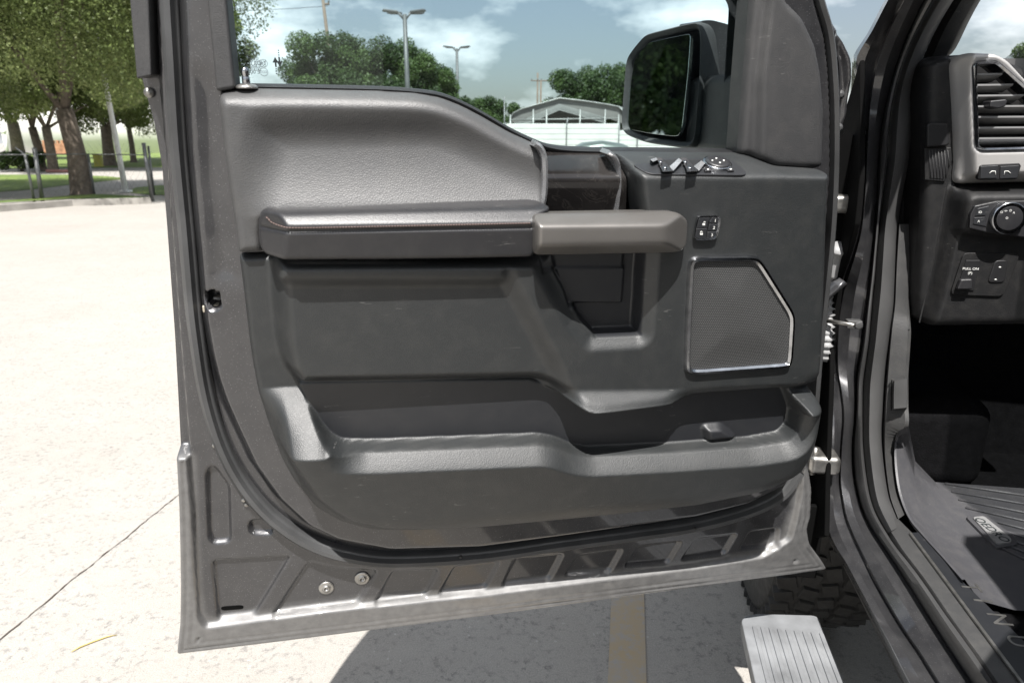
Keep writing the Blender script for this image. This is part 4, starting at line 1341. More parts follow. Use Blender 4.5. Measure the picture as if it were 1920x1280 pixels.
# dark filler, sun-blocking plates and pale slivers added between the door and the pillar
b = MB()
plate('gap_filler', SIDE, [(1536, 250), (1570, 250), (1598, 160), (1612, 112), (1612, 330), (1603, 420), (1590, 470), (1566, 537), (1556, 610), (1556, 700), (1548, 905), (1546, 1005), (1500, 1010), (1490, 905), (1500, 700), (1520, 470)], .425, .415, m_void, truck, bevel=.003)  # added black sheet that darkens the gap and stops sun passing through
b = MB(); b.add([TP(.25, 1.45, .50), TP(.432, 1.45, .50), TP(.432, 1.45, 1.36), TP(.40, 1.45, 1.38), TP(.30, 1.45, 1.20), TP(.25, 1.45, 1.0)], [(0, 1, 2, 3, 4, 5)]); b.build('added_gap_plate', m_void, truck, smooth=False)  # added upright plate, mostly hidden, keeps sun off the ground behind the door
b = MB(); b.box(TP(.335, 1.365, .555), .19, .012, .17, (er, ef, ez)); b.build('added_gap_plate', m_void, truck, bevel=.003)  # added lower plate stopping the sun that slips under the upper one
plate('added_gap_plate', SIDE, [(1552, 398), (1566, 398), (1563, 430), (1556, 458), (1551, 458)], .43, .42, m_alu, truck, bevel=.002)  # pale piece standing in for a sunlit sliver in the gap
plate('added_gap_plate', SIDE, [(1526, 798), (1540, 800), (1546, 842), (1520, 842)], .43, .42, m_alu, truck, bevel=.002)  # lower pale piece, likewise a sunlit sliver put in as colour
# hinges
for (x, y, w_, h_) in ((1581, 381, .055, .036), (1541, 863, .06, .040)):
    p = SIDE.at(x, y, .415)
    b = MB()
    b.box(p, w_, .06, h_, (er, ef, ez))
    o = b.build('door_hinge', m_steel, truck, bevel=.011, seg=4)
    MB().tube([p - er * w_ * .25 - ez * (h_ / 2 + .012), p - er * w_ * .25 + ez * (h_ / 2 + .008)], .006, 10).build('hinge_pin', m_steel, o)
# wiring boot
bt = spline([SIDE.at(x, y, .41) for x, y in ((1574, 464), (1568, 480), (1560, 520), (1555, 545), (1552, 590), (1550, 640), (1545, 675))], 60)
rad = []
for i in range(60):
    t = i / 59
    rad.append(.017 if t < .28 else (.0125 + .0028 * (1 if (i % 3) == 0 else -1)))
m_boot = simple('grey_rubber_boot', (.30, .30, .30), .5, var=.15)
MB().tube(bt, rad, 12).build('wiring_boot', m_boot, truck)
# check strap
b = MB()
p0 = SIDE.at(1545, 600, .40); p1 = SIDE.at(1596, 605, .44) - ef * .02
b.tube([p0, p1], .0042, 6)
b.build('check_strap', m_steel, truck)
b = MB()
p2 = SIDE.at(1604, 605, .462) - ef * .012
b.box(SIDE.at(1597, 604, .455) - ef * .012, .028, .020, .016, (er, ef, ez))
b.lathe(p2 - ef * .002, -ef, [(.0085, 0), (.0085, .010), (.004, .011)], 6)
b.build('check_strap_bracket', m_rubber2, truck, bevel=.002)

# ------------------------------------------------------------------ front wheel
wc = TP(.54, 1.98, .405)
b = MB()
RT, WT = .405, .27
prof_ = [(.22, -.115), (.27, -.132), (.33, -.137), (.372, -.128), (.392, -.112), (.400, -.085), (.403, 0), (.400, .085), (.392, .112), (.372, .128), (.33, .137), (.27, .132), (.22, .115)]
wheel = empty('wheel', wc)
wheel.parent = truck; wheel.matrix_parent_inverse = Matrix.Translation(-Vector(truck.location))
b.lathe(wc, er, prof_, 72)
nt_ = 46
for k in range(nt_):
    a0 = 2 * math.pi * k / nt_
    for j, (x0, x1, dph) in enumerate(((-.128, -.078, 0), (-.070, -.028, .5), (-.020, .020, .1), (.028, .070, .6), (.078, .128, .2))):
        a = a0 + dph * 2 * math.pi / nt_
        rad = ef * math.cos(a) + ez * math.sin(a); tan = -ef * math.sin(a) + ez * math.cos(a)
        axw = er * .97 + tan * (.25 if j % 2 else -.25); axw /= np.linalg.norm(axw)
        tn = np.cross(rad, axw)
        rr = .4 if 0 < j < 4 else .392
        b.box(wc + rad * rr + er * (x0 + x1) / 2, .022, (x1 - x0) * .95, .040, (rad, axw, tn))
m_tyre = simple('tyre_rubber', (.035, .034, .033), .8, var=.3, vs_=20, bump=.2)
ty = b.build('tyre', m_tyre, None, bevel=.002, seg=1)
ty.parent = wheel; ty.matrix_parent_inverse = Matrix.Translation(-Vector(wc))
rm = MB().lathe(wc, er, [(.05, -.11), (.09, -.105), (.20, -.08), (.225, -.11), (.225, .11), (.2, .10), (.05, .05)], 40).build('rim', m_silver)
rm.parent = wheel; rm.matrix_parent_inverse = Matrix.Translation(-Vector(wc))

# ------------------------------------------------------------------ running board
RB = Frame(TP(0, 0, .42), er, ef, ez)
rbp = [(1390, 1162), (1397, 1153), (1420, 1149), (1525, 1152), (1535, 1156), (1545, 1185)]
P = [RB.uv(*p, 0) for p in rbp]
P = chaikin(np.array(P + [(.441, .2), (.441, -1.0), (.263, -1.0), (.263, .2)]), 1)
rb = HF.__new__(HF)
n = len(P)
v = [RB.pt(u, q, -.03) for u, q in P] + [RB.pt(u, q, 0) for u, q in P]
f = [tuple(range(n))[::-1], tuple(range(n, 2 * n))] + [(i, (i + 1) % n, n + (i + 1) % n, n + i) for i in range(n)]
board = mesh('running_board', v, f, m_alu, truck, bevel=.006, auto=30)
b = MB()
for i in range(9):
    r_ = .290 + i * .016
    c0 = RB.pt(r_, 1.255, .0006)
    b.box((RB.pt(r_, 1.255, .001) + RB.pt(r_, -.9, .001)) / 2, .0085, 2.14, .004, (er, ef, ez))
b.build('tread_rib', m_alu, board, bevel=.0015, seg=2)
b = MB()
b.tube([TP(.40, .98, .39), TP(.47, .98, .37), TP(.54, .97, .47), TP(.62, .96, .52)], [.022, .024, .026, .03], 10)
b.build('step_bracket', m_steel, board)
MB().lathe(TP(.47, .94, .39), -ef * .7 + ez * .7, [(.016, 0), (.016, .008), (.008, .010), (.007, .014)], 6).build('step_bolt', m_steel, board)
# rocker underside closing the sill
b = MB()
b.box(TP(.58, .2, .53), .18, 2.4, .10, (er, ef, ez))
b.build('rocker', m_blackgap, truck, bevel=.01)

# ================================================================== GROUND MARKS
def flat(name, pts, z, mat, kind='structure', sm=0):
    P = np.array(pts, float)
    if sm:
        P = chaikin(P, sm)
    return mesh(name, [(p[0], p[1], z) for p in P], [tuple(range(len(P)))], mat, smooth=False, kind=kind)


M = Mat('faded_yellow_paint')
a = M.noise(40, 8, .7); c_ = M.noise(7, 5, .6)
mk = M.math('MULTIPLY', M.ramp(a, [(.34, 0), (.52, 1)]), M.ramp(c_, [(.3, .35), (.6, 1)]))
M.to('Base Color', M.mix(M.math('MULTIPLY', mk, .62), (.33, .315, .295), (.44, .31, .14))); M.i('Roughness', .8)
m_yel = M.m
f0 = gpt(1145, 1280); f1 = gpt(1150, 1115)
flat('parking_line', [TP(.005, -1.0, 0)[:2], TP(.105, -1.0, 0)[:2], TP(.105, 2.2, 0)[:2], TP(.005, 2.2, 0)[:2]], .004, m_yel)
# crack across the slab
m_crack = simple('crack', (.06, .045, .035), .9)
b = MB()
p0, p1 = gpt(-120, 1300), gpt(420, 858)
n = 90
rs = random.Random(3)
L, Rr = [], []
dv_ = (p1 - p0)[:2]; nn = np.array((-dv_[1], dv_[0])); nn /= np.linalg.norm(nn)
off = 0
for i in range(n):
    t = i / (n - 1)
    off = off * .85 + rs.uniform(-.003, .003)
    c = p0[:2] + dv_ * t + nn * off
    wd = rs.uniform(.0008, .0026)
    L.append((c[0] + nn[0] * wd, c[1] + nn[1] * wd, .003)); Rr.append((c[0] - nn[0] * wd, c[1] - nn[1] * wd, .003))
b.add(L + Rr, [(i, i + 1, n + i + 1, n + i) for i in range(n - 1)])
b.build('ground_crack', m_crack, smooth=False, kind='structure')
q = [gpt(x, y, .004) for x, y in ((134, 1221), (150, 1212), (175, 1202), (200, 1193), (219, 1189))]
st_ = MB().tube(q, [.001, .002, .002, .0017, .0008], 6).build('straw', simple('dry_straw', (.42, .32, .10), .7))
tag(st_, 'thin dry straw lying on the bright concrete left of the door', 'straw')

# ------------------------------------------------------------------ left background ground
def G(pts, z=0):
    return [gpt(x, y)[:2] for x, y in pts]
flat('grass_verge', G([(-300, 402), (0, 389), (137, 380.5), (281, 379.5), (281, 378), (240, 374), (179, 371.5), (135, 374), (84, 379), (0, 385), (-300, 395)]), .10, m_grass)
flat('grass_island', G([(-300, 372), (0, 360.5), (60, 356), (135, 346.5), (190, 341), (226, 337), (230, 334), (200, 331), (126, 328), (0, 328), (-300, 330)]), .012, m_grass)
flat('far_lawn', G([(-600, 318), (0, 317), (120, 316), (200, 315), (300, 314), (420, 312), (520, 288), (300, 287), (0, 288), (-600, 290)]), .015, m_grass)
flat('pole_lawn', G([(236, 361), (255, 352), (300, 348), (360, 352), (360, 368), (281, 366)]), .012, m_grass)
m_kerb = simple('kerb_concrete', (.28, .265, .24), .85, vs_=4, var=.2)
kk = G([(-300, 412), (0, 397.5), (137, 386.5), (284, 382)]); kb = [gpt(*p, .13)[:2] for p in ((-300, 402), (0, 390), (137, 381.5), (284, 379))]
b = MB()
n = len(kk)
b.add([(p[0], p[1], 0) for p in kk] + [(p[0], p[1], .13) for p in kk] + [(p[0] - .15, p[1] + .15, .13) for p in kk] + [(p[0] - .15, p[1] + .15, 0) for p in kk],
      [(L * n + i, L * n + i + 1, (L + 1) * n + i + 1, (L + 1) * n + i) for L in range(3) for i in range(n - 1)])
b.build('kerb', m_kerb, smooth=False, kind='structure')
m_red = simple('red_kerb_paint', (.36, .17, .15), .7)
b = MB(); q0, q1 = gpt(84, 324), gpt(137, 323); b.box((q0 + q1) / 2 + ez * .06, np.linalg.norm(q1 - q0), .15, .13); b.build('red_kerb', m_red, kind='structure')

# ================================================================== TREES
def leaf_mesh(name, centers, radii, n, size, mat, seed, droop=.0, flat_=.75):
    r = np.random.default_rng(seed)
    C = np.array(centers); Rd = np.array(radii)
    wgt = Rd ** 2; wgt = wgt / wgt.sum()
    k = r.choice(len(C), n, p=wgt)
    d = r.normal(size=(n, 3)); d /= np.linalg.norm(d, axis=1)[:, None]
    rad = Rd[k] * (r.random(n) ** .33)
    P = C[k] + d * rad[:, None] * np.array((1, 1, flat_))
    # sub-clumping
    P += r.normal(size=(n, 3)) * .04
    a = r.normal(size=(n, 3)); a /= np.linalg.norm(a, axis=1)[:, None]
    nrm_ = d * .7 + a * .9 + np.array((0, 0, .5)); nrm_ /= np.linalg.norm(nrm_, axis=1)[:, None]
    t = np.cross(nrm_, r.normal(size=(n, 3))); t /= np.linalg.norm(t, axis=1)[:, None] + 1e-9
    bt_ = np.cross(nrm_, t)
    s = size * (.6 + .8 * r.random(n))[:, None]
    X = np.stack([P + t * s, P + bt_ * s * .5, P - t * s, P - bt_ * s * .5], 1).reshape(-1, 3)
    F = np.arange(4 * n).reshape(-1, 4)
    me = bpy.data.meshes.new(name)
    me.vertices.add(4 * n); me.vertices.foreach_set('co', X.astype(np.float32).ravel())
    me.loops.add(4 * n); me.loops.foreach_set('vertex_index', F.astype(np.int32).ravel())
    me.polygons.add(n); me.polygons.foreach_set('loop_start', np.arange(0, 4 * n, 4, dtype=np.int32))
    me.update(calc_edges=True)
    ct = r.random(len(C))
    tint = np.clip(.70 * ct[k] + .34 * r.random(n), 0, 1)
    at = me.attributes.new('tint', 'FLOAT', 'FACE'); at.data.foreach_set('value', tint.astype(np.float32))
    me.materials.append(mat)
    return me


def tree(loc, h, rad, label, mat, seed, trunk=.2, z0=.35, n=26000, size=.11, clumps=26, fork=.3, group=None, shrub=False, flat_=.75, lean=(0, 0)):
    rs = random.Random(seed)
    t = empty('shrub' if shrub else 'tree', (loc[0], loc[1], 0), label, 'shrub' if shrub else 'tree', group, local=True)
    cs, rd = [], []
    zc = h * (z0 + 1) / 2; rz = h * (1 - z0) / 2
    for i in range(clumps):
        a = rs.uniform(0, 2 * math.pi); e = math.asin(rs.uniform(-.9, 1)); q = rs.uniform(.40, .90)
        cs.append((rad * q * math.cos(e) * math.cos(a) + lean[0] * .7, rad * q * math.cos(e) * math.sin(a) + lean[1] * .7, zc + rz * q * math.sin(e)))
        rd.append(rad * rs.uniform(.15, .27))
    cs.append((lean[0] * .7, lean[1] * .7, zc)); rd.append(rad * .45)
    o = bpy.data.objects.new('crown', leaf_mesh('crown', cs, rd, n, size, mat, seed, flat_=flat_)); link(o, t)
    b = MB()
    fz = h * fork
    b.tube([(0, 0, 0), (0, 0, .12), (.03, 0, fz * .5), (lean[0] * .2, lean[1] * .2, fz)], [trunk * 1.5, trunk * 1.1, trunk * .92, trunk * .85], 12)
    for i in range(5):
        c = cs[i * 3 % len(cs)]
        m_ = ((lean[0] * .2 + c[0]) * .45 + rs.uniform(-.2, .2) * rad * .3, (lean[1] * .2 + c[1]) * .45, fz + (c[2] - fz) * .55)
        b.tube([(lean[0] * .2, lean[1] * .2, fz - .1), m_, c], [trunk * .34, trunk * .15, trunk * .03], 7)
    b.build('trunk', m_bark, t)
    return t


def gx(px, py):
    p = gpt(px, py); return (p[0], p[1])


def at_d(px, dist):
    d = ray(px, 265); k = dist / d[1]
    return (d[0] * k, dist)


tree(gx(155, 371), 10.5, 5.0, 'large live oak with a thick trunk standing at the kerb', m_leaf_oak, 11, .23, .13, 260000, .036, 130, .20, flat_=.8, lean=(-.3, -.2))
tree(gx(-170, 366), 10, 5.2, 'live oak left of the big kerbside oak, trunk outside the picture', m_leaf_oak, 12, .24, .12, 150000, .045, 90, .2, flat_=.8)
tree(gx(79, 321), 9, 4.6, 'forked oak behind the left fence posts', m_leaf_oak, 13, 0.20, .13, 80000, .065, 54, .22, lean=(-.5, 0))
tree(gx(101, 323), 9, 4.4, 'grey straight-trunked oak close left of the big oak trunk', m_leaf_oak, 14, 0.21, .13, 80000, .065, 54, .22)
tree(gx(207, 311), 10, 5.2, 'dark forked oak behind the leaning white pole', m_leaf_oak, 15, 0.32, .13, 80000, .065, 54, .22, lean=(.4, 0))
tree(gx(251, 305), 7.5, 4.6, 'slender oak right of the white pole before the white building', m_leaf_oak, 16, .18, .32, 30000, .12, 26, .28)
tree(gx(37, 299), 11, 6.0, 'oak with a dark trunk above the round shrub', m_leaf_oak, 17, .45, .25, 30000, .15, 26, .25)
tree(gx(330, 300), 13, 7.0, 'tall oak standing behind the door pillar', m_leaf_oak, 18, .4, .25, 40000, .14, 32, .25)
tree(gx(42, 322), 1.05, 1.2, 'low round dark shrub behind the fence at the left', m_leaf_dark, 19, .05, .0, 9000, .06, 14, .1, shrub=True, flat_=.6)
# hanging branch seen at the left edge of the window
TB = 'trees beyond the parking lot'
spec = [(572, 44, 4.7, 1.9), (630, 40, 7.5, 2.9), (690, 41, 7.3, 3.2), (760, 43, 7.0, 3.0), (815, 45, 6.4, 2.6), (850, 47, 4.9, 2.0)]
labs = ['small pale tree at the left end of the dark tree mass in the window', 'tallest dark green tree below the utility pole', 'broad dark green tree just right of the tallest one', 'dark green tree behind the near lamp post',
        'rounded dark green tree between the two lamp posts', 'low dark green tree at the far lamp post']
for i, (px, d, h_, r_) in enumerate(spec):
    tree(at_d(px, d), h_, r_, labs[i], m_leaf_dark, 30 + i, .2, .0, 70000, .068, 60, .3, TB, flat_=1.0)
for i, (px, d, h_, r_, lb) in enumerate(((905, 62, 5.2, 2.6, 'distant green tree left of the carport roof'), (955, 66, 4.8, 2.4, 'distant low tree beside the carport roof edge'),
                                         (1085, 60, 7.4, 3.4, 'dark green tree rising behind the carport ridge'), (1150, 58, 8.4, 3.6, 'tall green tree behind the right side of the carport'), (1240, 60, 8.4, 3.6, 'green tree hidden behind the door mirror'), (1330, 62, 6.0, 3.2, 'green tree right behind the mirror arm'))):
    tree(at_d(px, d), h_, r_, lb, m_leaf_dark, 50 + i, .2, .0, 50000, .088, 50, .3, TB, flat_=1.0)
tree(at_d(1935, 45), 8.2, 3.5, 'green tree seen through the windscreen above the dashboard', m_leaf_dark, 61, .2, .0, 20000, .11, 26, .3, TB)
tree(at_d(2080, 45), 8.0, 4.5, 'green tree beyond the right edge of the windscreen', m_leaf_dark, 62, .2, .0, 20000, .11, 26, .3, TB)
# trees to the left, seen in the door mirror
for i, (x, y, h_) in enumerate(((-17, 2.5, 8), (-17.5, 6.5, 9), (-18, -1.5, 9), (-21, 10.5, 9), (-18.5, -6, 8))):
    tree((x, y), h_, 3.6, ['oak reflected in the middle of the door mirror', 'oak reflected at the left of the door mirror', 'oak reflected at the right of the door mirror', 'oak left of the lot behind the reflected ones', 'oak left of the lot nearest the camera'][i], m_leaf_dark, 70 + i, .12, -.12, 60000, .09, 60, .25, 'oaks along the left of the lot')
# drooping twig in front of the window's left edge
tw = empty('tree', (*at_d(405, 17), 0), 'oak branch drooping into the window at its upper left corner', 'tree', local=True)
cs = []; rd = []
rs = random.Random(5)
bx, by = at_d(405, 17)
for i in range(26):
    px = rs.uniform(425, 468); py = rs.uniform(5, 66) + (px - 425) * .3
    x, y = at_d(px, 17 + rs.uniform(-.5, .5))
    cs.append((x - bx, y - by, CAMZ + (265 - py) / FPX * 17)); rd.append(.09)
for i in range(10):
    cs.append((rs.uniform(-2.4, -1.1), rs.uniform(-1, 1), rs.uniform(4.2, 7.5))); rd.append(.8)
o = bpy.data.objects.new('crown', leaf_mesh('crown', cs, rd, 9000, .05, m_leaf_oak, 77)); link(o, tw)
b = MB(); b.tube([(-.8, 0, 0), (-.9, 0, 2.5), (-.6, 0, 5), (-.1, 0, 5.2)], [.2, .16, .1, .03], 8)
for c in cs[:9]:
    b.tube([(-.3, 0, 5.1), (c[0], c[1], c[2] + .5), c], [.03, .015, .006], 5)
b.build('trunk', m_bark, tw)

# ================================================================== FENCES, POLES, BUILDINGS
cf = empty('chain_link_fence', gx(165, 375) + (0,), 'grey steel chain link fence with leaning posts along the grass verge', 'fence')
def gpost(pt_, pb, r_, name, parent, hgt):
    p = gpt(*pb)
    d = ray(*pt_); t = p[1] / d[1]
    top_ = CAM + d * t
    MB().tube([p, top_], r_, 8).build(name, m_wire, parent)
    return top_
t1 = gpost((47, 290), (65, 381), .030, 'post', cf, 0)
t2 = gpost((64, 277), (80, 380), .045, 'post', cf, 0)
t3 = gpost((165, 289), (178, 371), .030, 'post', cf, 0)
t4 = gpost((269, 268), (286, 378), .045, 'post', cf, 0)
t5 = gpost((278, 274), (289, 366), .030, 'post', cf, 0)
t0 = gpost((-120, 292), (-105, 386), .03, 'post', cf, 0)
def onr(a, b_, z):
    return None
zt = t1[2]
rail = [np.array((t0[0], t0[1], zt)), t1, np.array((t2[0], t2[1], zt))]
MB().tube(rail, .016, 6).build('rail', m_wire, cf)
MB().tube([np.array((t2[0], t2[1], zt)), t3, np.array((t4[0], t4[1], t3[2]))], .014, 6).build('rail', m_wire, cf)
MB().tube([t1, t1 + np.array((-.18, 0, .15))], .02, 6).build('barb_arm', m_wire, cf)
# wire mesh: thin wires
b = MB()
def span(a, c, zt_):
    n = int(np.linalg.norm((c - a)[:2]) / .22)
    for i in range(n):
        for s_ in (1, -1):
            x0 = i / n; x1 = x0 + s_ * zt_ / np.linalg.norm((c - a)[:2])
            p0 = a + (c - a) * x0; x1c = min(max(x1, 0), 1)
            p1 = a + (c - a) * x1c
            hz = zt_ * abs(x1c - x0) / abs(x1 - x0)
            b.tube([np.array((p0[0], p0[1], .1)), np.array((p1[0], p1[1], .1 + hz * .93))], .0018, 3, cap=False)
span(t2, t3, 1.3); span(t3, t4, 1.3); span(t0, t1, 1.3)
b.build('wire_mesh', m_wire, cf)

m_wpole = simple('white_painted_steel', (.78, .78, .76), .5, vs_=3, var=.08)
pb = gpt(236, 361); d = ray(202, 178); pt_ = CAM + d * (pb[1] / d[1])
wp = empty('lamp_pole', pb, 'white leaning lamp pole right of the big oak trunk', 'lamp pole')
MB().tube([pb, (pb + pt_) / 2, pt_, pt_ + (pt_ - pb) * .9], [.075, .068, .06, .045], 12).build('pole', m_wpole, wp)
MB().box(pb + ez * .03, .26, .26, .06).build('base_plate', m_wpole, wp, bevel=.01)
pb = gpt(15, 291.5)
wp = empty('lamp_pole', pb, 'small white globe lamp pole far away at the left picture edge', 'lamp pole')
zt = CAMZ + (265 - 258) / FPX * pb[1]
MB().tube([pb, pb + ez * (zt + .3)], .16, 8).build('pole', m_wpole, wp)
MB().lathe(pb + ez * (zt + .25), ez, [(.1, 0), (.2, .1), (.26, .3), (.2, .5), (.1, .6)], 14).build('lamp_globe', m_wpole, wp)

m_wall = simple('white_stucco', (.80, .79, .77), .8, vs_=.6, var=.05)
p = gpt(190, 288)
wb = empty('white_building', p, 'long low white building far behind the oaks', 'building')
b = MB(); b.box((p[0] + 5, p[1] + 6, 3.2), 34, 9, 6.4); b.build('wall', m_wall, wb)
b = MB(); b.box((p[0] + 5, p[1] + 6, 6.55), 34.6, 9.6, .3); b.build('roof', m_wire, wb)
m_ochre = simple('orange_brick', (.33, .17, .10), .85, vs_=2, var=.35)
p = gpt(112, 289)
bw = MB(); bw.box((p[0], p[1], .55), 4.2, .3, 1.1)
for i in range(9):
    bw.box((p[0] - 2 + i * .5, p[1], 1.25), .28, .28, .4)
bwo = bw.build('brick_wall', m_ochre, bevel=.02, seg=1)
tag(bwo, 'low orange brick wall left of the big oak trunk', 'wall')
p = gpt(186, 313)
by_ = MB(); by_.box((p[0], p[1], .34), .36, .3, .62); by_.box((p[0], p[1], .67), .42, .36, .06); by_.box((p[0], p[1], .03), .42, .36, .05)
tag(by_.build('utility_box', simple('yellow_plastic', (.36, .33, .05), .5), bevel=.02), 'small yellow utility box on the far lawn', 'box')

# lamp posts of the lot
m_lp = simple('grey_painted_pole', (.085, .09, .09), .5, .2, vs_=3)
def lot_lamp(px, d, top_y, half, label):
    x, y = at_d(px, d)
    t = empty('lamp_post', (x, y, 0), label, 'lamp post', 'tall grey lamp posts of the lot', local=True)
    zt = CAMZ + (265 - top_y) / FPX * d * 1.0
    MB().tube([(0, 0, 0), (0, 0, zt * .5), (0, 0, zt - .1)], [.12, .11, .09], 10).build('pole', m_lp, t)
    hw = half / FPX * d
    for sx, sy in ((-1, -.25), (1, -.25), (-.8, .5), (.8, .5)):
        b = MB()
        b.tube([(0, 0, zt - .35), (sx * hw * .3, sy * hw * .3, zt - .05)], .045, 6)
        b.build('arm', m_lp, t)
        b = MB()
        c = np.array((sx * hw * .66, sy * hw * .66, zt)); a = np.array((sx, sy, .08 * 1)); a /= np.linalg.norm(a)
        s2 = np.cross(ez, a); s2 /= np.linalg.norm(s2)
        b.box(c, hw * .72, .30, .09, (a, s2, np.cross(a, s2)))
        b.build('lamp_head', m_lp, t, bevel=.03, seg=2)
    return t
lot_lamp(768, 33, 52, 36, 'nearer tall grey lamp post in front of the dark trees')
lot_lamp(860, 54, 108, 23, 'farther grey lamp post at the right end of the dark trees')

m_wood = simple('weathered_wood', (.14, .11, .085), .9, vs_=2)
def upole(px_b, px_t, d, top_y, arms, label, r_=.14):
    x, y = at_d(px_b, d); x2, _ = at_d(px_t, d)
    t = empty('utility_pole', (x, y, 0), label, 'utility pole', local=True)
    zt = CAMZ + (265 - top_y) / FPX * d
    MB().tube([(0, 0, 0), (x2 - x, 0, zt)], [r_, r_ * .75], 8).build('pole', m_wood, t)
    for ay, hw, dx in arms:
        z = CAMZ + (265 - ay) / FPX * d
        xx = (x2 - x) * z / zt + dx / FPX * d
        w_ = hw / FPX * d
        b = MB(); b.box((xx, 0, z), w_ * 2, .12, .12); b.build('crossarm', m_wood, t)
        for s_ in (-.85, .85):
            MB().lathe((xx + s_ * w_, 0, z + .05), ez, [(.05, 0), (.08, .1), (.04, .2), (.05, .25)], 8).build('insulator', m_wire, t)
    return t, np.array((x2, y, zt))
u1, top1 = upole(640, 621, 52, -12, ((13, 13, 2), (40, 6, 4)), 'tall weathered utility pole leaning above the dark trees')
upole(1007, 1007, 95, 150, ((163, 10, -2),), 'distant utility pole with a crossarm left of the carport ridge')
upole(1013, 1013, 88, 163, ((163, 14, 6),), 'thinner distant pole with a long crossarm beside the other')
b = MB()
for k in range(3):
    z = CAMZ + (265 - 13) / FPX * 52 + k * .0
    p0 = np.array((top1[0] + (k - 1) * .4, 52, z - k * .6)); p1 = p0 + np.array((-34, 14, 3.4))
    pts = [p0 + (p1 - p0) * t - ez * (4 * t * (1 - t)) * .8 for t in np.linspace(0, 1, 16)]
    b.tube(pts, .016, 4, cap=False)
b.build('wire', m_blackgap, u1)
u1.children[-1].matrix_parent_inverse = Matrix.Translation(-Vector(u1.location))

# carport
D_C = 47
def cpt(px, py, d=D_C):
    r_ = ray(px, py); return CAM + r_ * (d / r_[1])
cpo = empty('carport', (*at_d(1060, D_C), 0), 'white metal carport with a curved-eave gable roof behind the white fence', 'carport')
m_tin = simple('painted_tin', (.24, .25, .24), .45, .3, vs_=1.5, var=.12)
m_tinu = simple('grey_tin', (.15, .15, .14), .6, .2, vs_=1.5, var=.1)
rl = [(953, 236), (955, 222), (962, 211), (978, 203), (1000, 197), (1049, 183), (1100, 189), (1140, 195), (1160, 199), (1170, 210), (1174, 222)]
f_ = [cpt(*p) for p in rl]
dvc = np.array((2.5, 9.0, 0))
L0 = f_
n = len(f_)
b = MB()
b.add([p for p in L0] + [p + dvc for p in L0] + [p - ez * .06 for p in L0] + [p + dvc - ez * .06 for p in L0],
      [(i, i + 1, n + i + 1, n + i) for i in range(n - 1)] + [(2 * n + i, 2 * n + i + 1, 3 * n + i + 1, 3 * n + i) for i in range(n - 1)] + [(i, i + 1, 2 * n + i + 1, 2 * n + i) for i in range(n - 1)])
b.build('roof', m_tin, cpo)
# gable cladding at the back and front truss strips
bk = [p + dvc * .95 for p in f_]
b = MB()
base_ = [np.array((p[0], p[1], 0)) for p in (bk[0], bk[-1])]
b.add(bk + [base_[1], base_[0]], [tuple(range(n + 2))]); b.build('back_wall', m_tinu, cpo, smooth=False)
for (x0, y0, x1, y1) in ((1049, 195, 1136, 220), (1049, 195, 965, 232)):
    q0, q1 = cpt(x0, y0), cpt(x1, y1)
    b = MB()
    for k in range(4):
        b.add([q0 - ez * (.10 * k + .01) , q1 - ez * (.10 * k + .01), q1 - ez * (.10 * k + .085), q0 - ez * (.10 * k + .085),
               q0 - ez * (.10 * k + .01) + dvc * .004, q1 - ez * (.10 * k + .01) + dvc * .004, q1 - ez * (.10 * k + .085) + dvc * .004, q0 - ez * (.10 * k + .085) + dvc * .004],
              [(0, 1, 2, 3), (4, 5, 6, 7), (0, 1, 5, 4), (3, 2, 6, 7)])
    b.build('gable_strip', m_tin, cpo, smooth=False)
gl_ = [(957, 226), (964, 213), (980, 205), (1001, 199), (1049, 186), (1100, 192), (1139, 198), (1158, 202), (1168, 214), (1168, 232), (1140, 222), (1049, 201), (985, 222), (966, 232)]
q = [cpt(*p) + dvc * .02 for p in gl_]
b = MB(); b.add(q + [p + dvc * .006 for p in q], [tuple(range(len(q))), tuple(range(len(q), 2 * len(q)))]); b.build('gable_panel', m_tinu, cpo, smooth=False)
for x in (957, 1000, 1025, 1088, 1135, 1160):
    q = cpt(x, 215 if x in (957, 1160) else 205)
    b = MB(); b.tube([np.array((q[0], q[1], 0)), q], .05, 6); b.build('post', m_tin, cpo)
q0, q1 = cpt(957, 225), cpt(1160, 222)
MB().tube([q0, q1], .04, 6).build('cross_rail', m_tin, cpo)

# white metal fence
m_fen = simple('white_metal_panel', (.50, .51, .48), .5, .1, vs_=1.5, var=.06)
wf = empty('metal_fence', (*at_d(1060, 40), 0), 'white horizontal metal panel fence in front of the carport', 'fence')
D_F = 40
zf = CAMZ + (265 - 235) / FPX * D_F
for (xa, xb, dz) in ((820, 948, .0), (948, 1062, .0), (1062, 1160, .0), (1160, 1290, -.35), (1290, 1420, -.35)):
    q0, q1 = at_d(xa, D_F), at_d(xb, D_F)
    b = MB()
    k = int((zf + dz) / .31)
    v = []
    zs_ = []
    for i in range(k + 1):
        z0 = i * (zf + dz) / (k + 1); z1 = (i + 1) * (zf + dz) / (k + 1)
        zs_ += [(z0 + .0, .03), (z0 + .04, .0), (z1 - .02, .0), (z1, .03)]
    for x_, y_ in (q0, q1):
        for z_, o_ in zs_:
            v.append((x_, y_ - .03 + o_, z_))
    m_ = len(zs_)
    b.add(v, [(i, i + 1, m_ + i + 1, m_ + i) for i in range(m_ - 1)])
    b.build('panel', m_fen, wf, smooth=False)
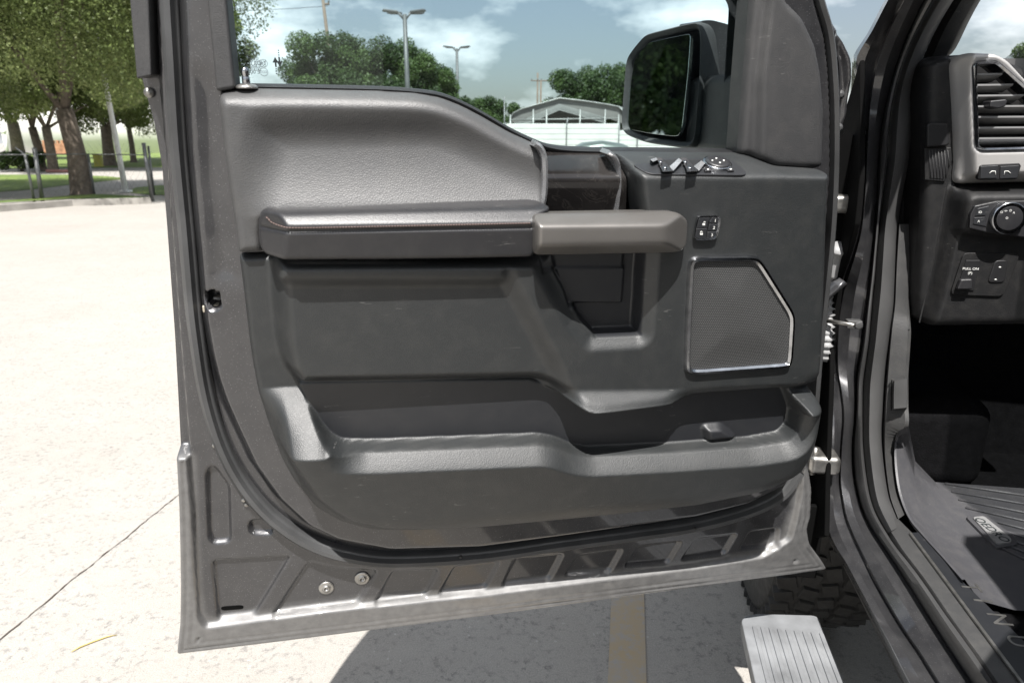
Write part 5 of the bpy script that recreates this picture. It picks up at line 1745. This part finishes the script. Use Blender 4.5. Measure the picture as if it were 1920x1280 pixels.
for xa in (948, 1062, 1160, 1195, 1290):
    q0 = at_d(xa, D_F - .12)
    b = MB(); b.tube([(q0[0], q0[1], 0), (q0[0], q0[1], zf + .03), (q0[0] + .08, q0[1] + .1, zf + .32)] if xa == 1062 else [(q0[0], q0[1], 0), (q0[0], q0[1], zf + .05)], .035, 6); b.build('post', m_wire, wf)
q0 = at_d(946, D_F - .3); b = MB(); b.tube([(q0[0], q0[1], 0), (q0[0], q0[1], CAMZ + (265 - 190) / FPX * D_F)], .03, 6); b.build('post', m_wire, wf)

# parked car whose roof shows over the door
car = empty('parked_car', (*at_d(1098, 24), 0), 'dark grey-green parked car in front of the white fence, only its roof showing', 'car', local=True)
m_car = simple('grey_green_paint', (.10, .12, .11), .3, .4, coat=.6, vs_=3)
cl = []
for x, zt_, hw in ((-2.2, .62, .70), (-2.1, .78, .82), (-1.3, .90, .86), (-.75, .95, .86), (-.1, 1.28, .62), (.5, 1.34, .62), (1.2, 1.24, .62), (1.75, .98, .84), (2.15, .92, .80), (2.25, .6, .7)):
    cl.append([(x, -hw, .28), (x, -hw - .02, min(.7, zt_ - .05)), (x, -hw * .9, zt_ - .04), (x, 0, zt_ + .03), (x, hw * .9, zt_ - .04), (x, hw + .02, min(.7, zt_ - .05)), (x, hw, .28)])
co = loft('body', cl, m_car, car, n=28, th=.01)
for x in (-1.35, 1.35):
    for y in (-.78, .78):
        MB().lathe((x, y, .31), (0, 1, 0), [(.18, -.1), (.31, -.09), (.32, 0), (.31, .09), (.18, .1)], 20).build('wheel', m_tyre, car)

# lettering to plain meshes
bpy.context.view_layer.update()
dg = bpy.context.evaluated_depsgraph_get()
for o in [o for o in bpy.data.objects if o.type == 'FONT']:
    me = bpy.data.meshes.new_from_object(o.evaluated_get(dg))
    k = bpy.data.objects.new('tmp', me)
    k.parent = o.parent; k.matrix_parent_inverse = o.matrix_parent_inverse.copy(); k.matrix_basis = o.matrix_basis.copy()
    nm = o.name.split('.')[0]
    bpy.data.objects.remove(o)
    COL.objects.link(k); k.name = nm
